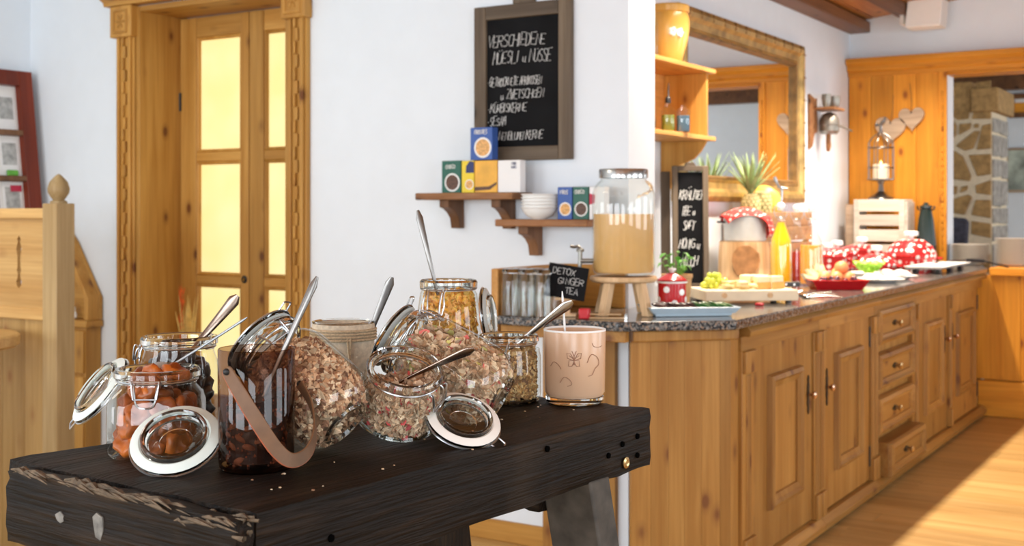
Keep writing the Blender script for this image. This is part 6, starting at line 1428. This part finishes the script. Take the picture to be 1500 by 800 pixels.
while z < 2.15:
    h_ = rs.uniform(0.14, 0.24); sp_ = rs.uniform(0.25, 0.45)
    for a, b in ((0.01, sp_-0.02), (sp_, 0.68)): MB().prism([(a, z), (b, z+rs.uniform(-.02, .02)), (b, z+h_-0.02), (a, z+h_-0.025)], PWd-0.002, PWd+0.014, FX).build('stone', 'stone_shaded_side', sc, bevel=0.006)
    z += h_
z = 0.05
while z < 1.1:
    for a, b in ((0.01, 0.16), (0.18, 0.35)): MB().prism([(a, z), (b, z), (b, z+0.15), (a, z+0.16)], -0.002, 0.016, FY).build('stone', 'stone', sc, bevel=0.006)
    z += 0.175
MB().box(0.20, 0.42, -0.05, 0.70, 2.26, 2.46).build('capital_stone', 'stone', sc, bevel=0.012)
MB().box(0.0, 0.20, -0.02, 0.66, 2.26, 2.52).build('capital_stone', 'stone', sc, bevel=0.012)
pa = thing('painting', 'grey-green landscape picture on the wall of the far room', 'picture', (-2.0, 12.985, 1.53))
MB().box(-0.19, 0.30, 0.02, 0.43, 0, 0.02, FY).build('canvas', 'painting', pa, smooth=False); frame_bars('frame_bar', (-0.21, 0.32, 0.0, 0.45), 0.025, 0.03, ('heart_wood', 'heart_wood'), pa, FY, 0.002)
wf = thing('wooden_hatch', 'small orange wooden hatch in a dark frame beyond the pillar', 'hatch', (-1.83, 12.97, 2.28))
MB().box(-0.30, 0.6, 0.05, 0.15, 0.0, 0.03, FY).build('orange_panel', 'orange_pine_x', wf, smooth=False); frame_bars('frame_bar', (-0.34, 0.64, 0.0, 0.24), 0.05, 0.06, ('dark_beam', 'dark_beam'), wf, FY, 0.003)  # the orange is the panel's own wood colour
MB().box(-0.30, 0.6, 0.15, 0.20, 0.0, 0.02, FY).build('pale_panel', 'paper_white', wf, smooth=False)
chr_ = thing('dark_chair', 'dark upholstered chair back standing before the stone pillar', 'chair', (-2.10, 10.12, FZ))
MB().prism([(-0.17, 0.46), (0.06, 0.46), (0.10, 1.34), (0.085, 1.375), (-0.045, 1.385), (-0.075, 1.36)], -0.03, 0.03, FY).build('backrest', 'dark_fabric', chr_, bevel=0.02)
MB().box(-0.2, 0.2, 0.02, 0.42, 0.42, 0.48).build('seat', 'dark_fabric', chr_, bevel=0.02)
for x in (-0.18, 0.15):
    for y in (0.04, 0.38): MB().box(x, x+0.03, y, y+0.03, 0, 0.42).build('leg', 'dark_beam', chr_, bevel=0.003)
# ------------------------------------------------------------------ left side: newel, panel, sideboard, red frame, grasses
nw = thing('newel_post', 'square pale wooden newel post with a turned acorn finial', 'post', (-4.19, 3.195, FZ))
MB().box(-0.045, 0.045, -0.045, 0.045, 0, 1.468).build('shaft', 'newel_wood', nw, bevel=0.004)
MB().lathe([(0, 1.468), (0.034, 1.468), (0.034, 1.476), (0.022, 1.482), (0.030, 1.492), (0.042, 1.512), (0.044, 1.530), (0.036, 1.556), (0.020, 1.574), (0.010, 1.584), (0, 1.590)], 24).build('finial', 'newel_wood', nw)
pp = thing('bench_back_panel', 'pale pine settle back with baluster-shaped cutouts beside the newel post', 'panel', (-4.235, 3.20, FZ))
def panel_with_holes(rect, holes, M, d):
    bm = bmesh.new(); eds = []
    for loop in [[(rect[0], rect[2]), (rect[1], rect[2]), (rect[1], rect[3]), (rect[0], rect[3])]] + holes:
        vs_ = [bm.verts.new((x, y, 0)) for x, y in loop]
        for i in range(len(vs_)): eds.append(bm.edges.new((vs_[i], vs_[(i+1) % len(vs_)])))
    bmesh.ops.triangle_fill(bm, edges=eds, use_beauty=True)
    r = bmesh.ops.extrude_face_region(bm, geom=bm.faces[:]); 
    for v in [g for g in r['geom'] if isinstance(g, bmesh.types.BMVert)]: v.co.z += d
    bmesh.ops.recalc_face_normals(bm, faces=bm.faces); bm.transform(M); return bm
hp_ = [(0, 0.0), (0.012, 0.010), (0.016, 0.028), (0.009, 0.045), (0.007, 0.06), (0.013, 0.075), (0.009, 0.09), (0.008, 0.13), (0.015, 0.165), (0.010, 0.185), (0.006, 0.195), (0.011, 0.207), (0, 0.222)]
holes = []
for cxh in (-0.19, -0.36, -0.53, -0.70): holes.append([(cxh+a*1.15, 1.112+b) for a, b in hp_] + [(cxh-a*1.15, 1.112+b) for a, b in hp_[-2:0:-1]])
bm = panel_with_holes((-0.9, 0.0, 1.02, 1.42), holes, FY, 0.022); m = bpy.data.meshes.new('pierced_panel'); bm.to_mesh(m); bm.free(); m.materials.append(MAT['pale_pine_x'])
o = bpy.data.objects.new('pierced_panel', m); col.objects.link(o); o.parent = pp
MB().box(-0.9, 0.0, -0.040, 0.012, 1.405, 1.448).build('top_rail', 'pale_pine_x', pp, bevel=0.004); MB().box(-0.9, 0.0, -0.034, 0.010, 0.985, 1.035).build('lower_rail', 'pale_pine_x', pp, bevel=0.004)
for i in range(6): MB().box(-0.9+i*0.15, -0.9+i*0.15+0.1488, -0.022, 0.0, 0.0, 0.985).build('board', 'pale_pine', pp, bevel=0.002)
tt = thing('side_table', 'rounded edge of a pale wooden table at the left border', 'table', (-4.43, 2.82, FZ))
MB().lathe([(0, 0.895), (0.285, 0.895), (0.30, 0.905), (0.30, 0.94), (0.29, 0.947), (0, 0.947)], 36).build('table_top', 'pale_pine_x', tt); MB().box(-0.05, 0.05, -0.05, 0.05, 0.0, 0.896).build('leg', 'pale_pine', tt, bevel=0.004); MB().box(-0.2, 0.2, -0.1, 0.1, 0, 0.05).build('foot', 'pale_pine', tt, bevel=0.004)
sb = thing('stair_cabinet', 'shallow pine wall cabinet with drawers and a slanted board behind the newel post', 'cabinet', (-5.70, 4.415, FZ))
MB().box(-0.13, 0.27, -0.10, 0.0, 0.0, 0.80).build('carcass', 'pine', sb, smooth=False); MB().box(-0.13, 0.29, -0.115, 0.0, 0.802, 0.838).build('top_board', 'pine_x', sb, bevel=0.004)
for z0, z1 in ((0.04, 0.28), (0.30, 0.53), (0.55, 0.78)):
    for x0, x1 in ((-0.12, 0.07), (0.08, 0.26)):
        d = MB().box(x0, x1, -0.112, -0.099, z0, z1).build('drawer', 'pine', sb, bevel=0.004); MB().box((x0+x1)/2-0.012, (x0+x1)/2+0.012, -0.114, -0.111, (z0+z1)/2-0.05, (z0+z1)/2+0.05).build('finger_slot', 'dark_bracket', d, smooth=False)
MB().prism([(-0.02, 0.84), (0.285, 0.84), (0.285, 0.965), (0.09, 1.26), (-0.02, 1.38)], 0.001, 0.03, FY).build('slanted_board', 'pine_x', sb, bevel=0.003)
MB().prism([(0.285, 0.84), (0.285, 0.965), (0.09, 1.26), (0.065, 1.24), (0.255, 0.955), (0.255, 0.84)], 0.03, 0.10, FY).build('side_board', 'pine', sb, bevel=0.003)
kt = MB().tube(catmull([(-0.03, 0, 0.010), (0.0, 0.01, 0.03), (0.02, 0, 0.06), (0.0, -0.01, 0.085), (-0.018, 0, 0.07), (0.0, 0.01, 0.05), (0.028, 0, 0.03), (0.03, 0, 0.010)], 5), 0.008, 6).build('white_knot', 'paper_white'); kt.location = (-5.585, 4.345, FZ+0.838)
tag(kt, 'small white twisted cord ornament on the stair cabinet', 'ornament')
# red leaning shadow-box frame
rf = thing('picture_case', 'dark red wooden case of six small grey photographs leaning on the left wall', 'picture case', (-5.87, 4.37, 1.36), (0, math.radians(-7.2), 0))
FXm = Matrix(((0,0,1,0),(-1,0,0,0),(0,1,0,0),(0,0,0,1))) @ Matrix.Diagonal((-1, 1, 1, 1))
def RB(y0, y1, z0, z1, x0, x1, name, mat, parent=None, bevel=0.003): return MB().box(x0, x1, -y1, -y0, z0, z1).build(name, mat, parent or rf, bevel=bevel)
RB(0, 0.085, -0.30, 0.785, -0.05, 0.0, 'frame_bar', 'red_wood'); RB(0.62, 0.70, -0.30, 0.785, -0.05, 0.0, 'frame_bar', 'red_wood'); RB(0.085, 0.62, 0.70, 0.785, -0.05, 0.0, 'frame_bar', 'red_wood')
for z in (0.155, 0.415): RB(0.085, 0.62, z, z+0.03, -0.05, -0.002, 'shelf_bar', 'dark_bracket')
RB(0.085, 0.62, -0.30, 0.70, -0.05, -0.044, 'case_back', 'paper_white', bevel=0)
for r_, z in enumerate((0.19, 0.45, -0.06)):
    for c_ in range(4):
        y0 = 0.10 + c_*0.13; cd = RB(y0, y0+0.115, z, z+0.20, -0.043, -0.040, 'photo_card', 'card_white', bevel=0); RB(y0+0.012, y0+0.103, z+0.06, z+0.185, -0.040, -0.0395, 'photo_print', 'print_grey', cd, bevel=0)
        if r_ == 0: RB(y0+0.02, y0+0.09, z-0.003, z+0.03, -0.036, -0.022, 'green_sprig', 'leaf', bevel=0.006)
RB(0.10, 0.17, 0.10, 0.135, -0.038, -0.036, 'red_ribbon', 'print_red', bevel=0)
# dried grasses in a floor vase before the door
vz = thing('grass_vase', 'tall vase of dried golden grass with a red plume in front of the door glass', 'vase', (-4.86, 4.52, FZ))
MB().lathe([(0, 0), (0.06, 0), (0.07, 0.01), (0.095, 0.18), (0.085, 0.36), (0.05, 0.46), (0.045, 0.52), (0.05, 0.53), (0.042, 0.53), (0.038, 0.46), (0, 0.4)], 24).build('vase_body', 'terracotta', vz)
gr = MB(); rs = random.Random(12)
for i in range(40):
    a = rs.uniform(0, 6.28); r = rs.uniform(0.0, 0.06); hgt = rs.uniform(0.80, 1.00); lean = rs.uniform(0.3, 1.9)
    gr.tube(catmull([(0, 0, 0.45), (r*math.cos(a)*0.5, r*0.3*math.sin(a), 0.65), (r*lean*math.cos(a), r*0.6*math.sin(a), hgt)], 4), [0.0015]*5+[0.003]*3+[0.0006], 4)
stuff(gr.build('dry_stems', 'dry_grass', vz)); pl = MB()
for i in range(46): 
    z = rs.uniform(0.80, 1.02); x = -0.052 + rs.uniform(-0.018, 0.018); a = rs.uniform(0, 6.28); pl.tube([(x, 0, z), (x+0.018*math.cos(a), 0.012*math.sin(a), z+0.035)], [0.003, 0.0008], 4)
pl.tube([(0, 0, 0.45), (-0.035, 0, 0.7), (-0.052, 0, 0.85)], 0.002, 4); pl.build('red_plume', 'dry_red', vz)
# crumbs on the bench
rs = random.Random(77)
cr = MB(); cr.c = []
for i in range(26):
    x = rs.uniform(-0.99, -0.96) - rs.uniform(0, 0.12); y = rs.uniform(1.1, 1.85); sz = rs.uniform(0.0008, 0.0022)
    before = len(cr.v); cr.ball((x, y, 1.0015), sz, 5, 3, (1.3, 1, 0.6)); cr.c += [rs.choice(MUE)]*(len(cr.v)-before)
o = stuff(cr.build('crumbs', 'muesli')); o['label'] = 'pale muesli crumbs scattered on the bench top'; o['category'] = 'crumbs'
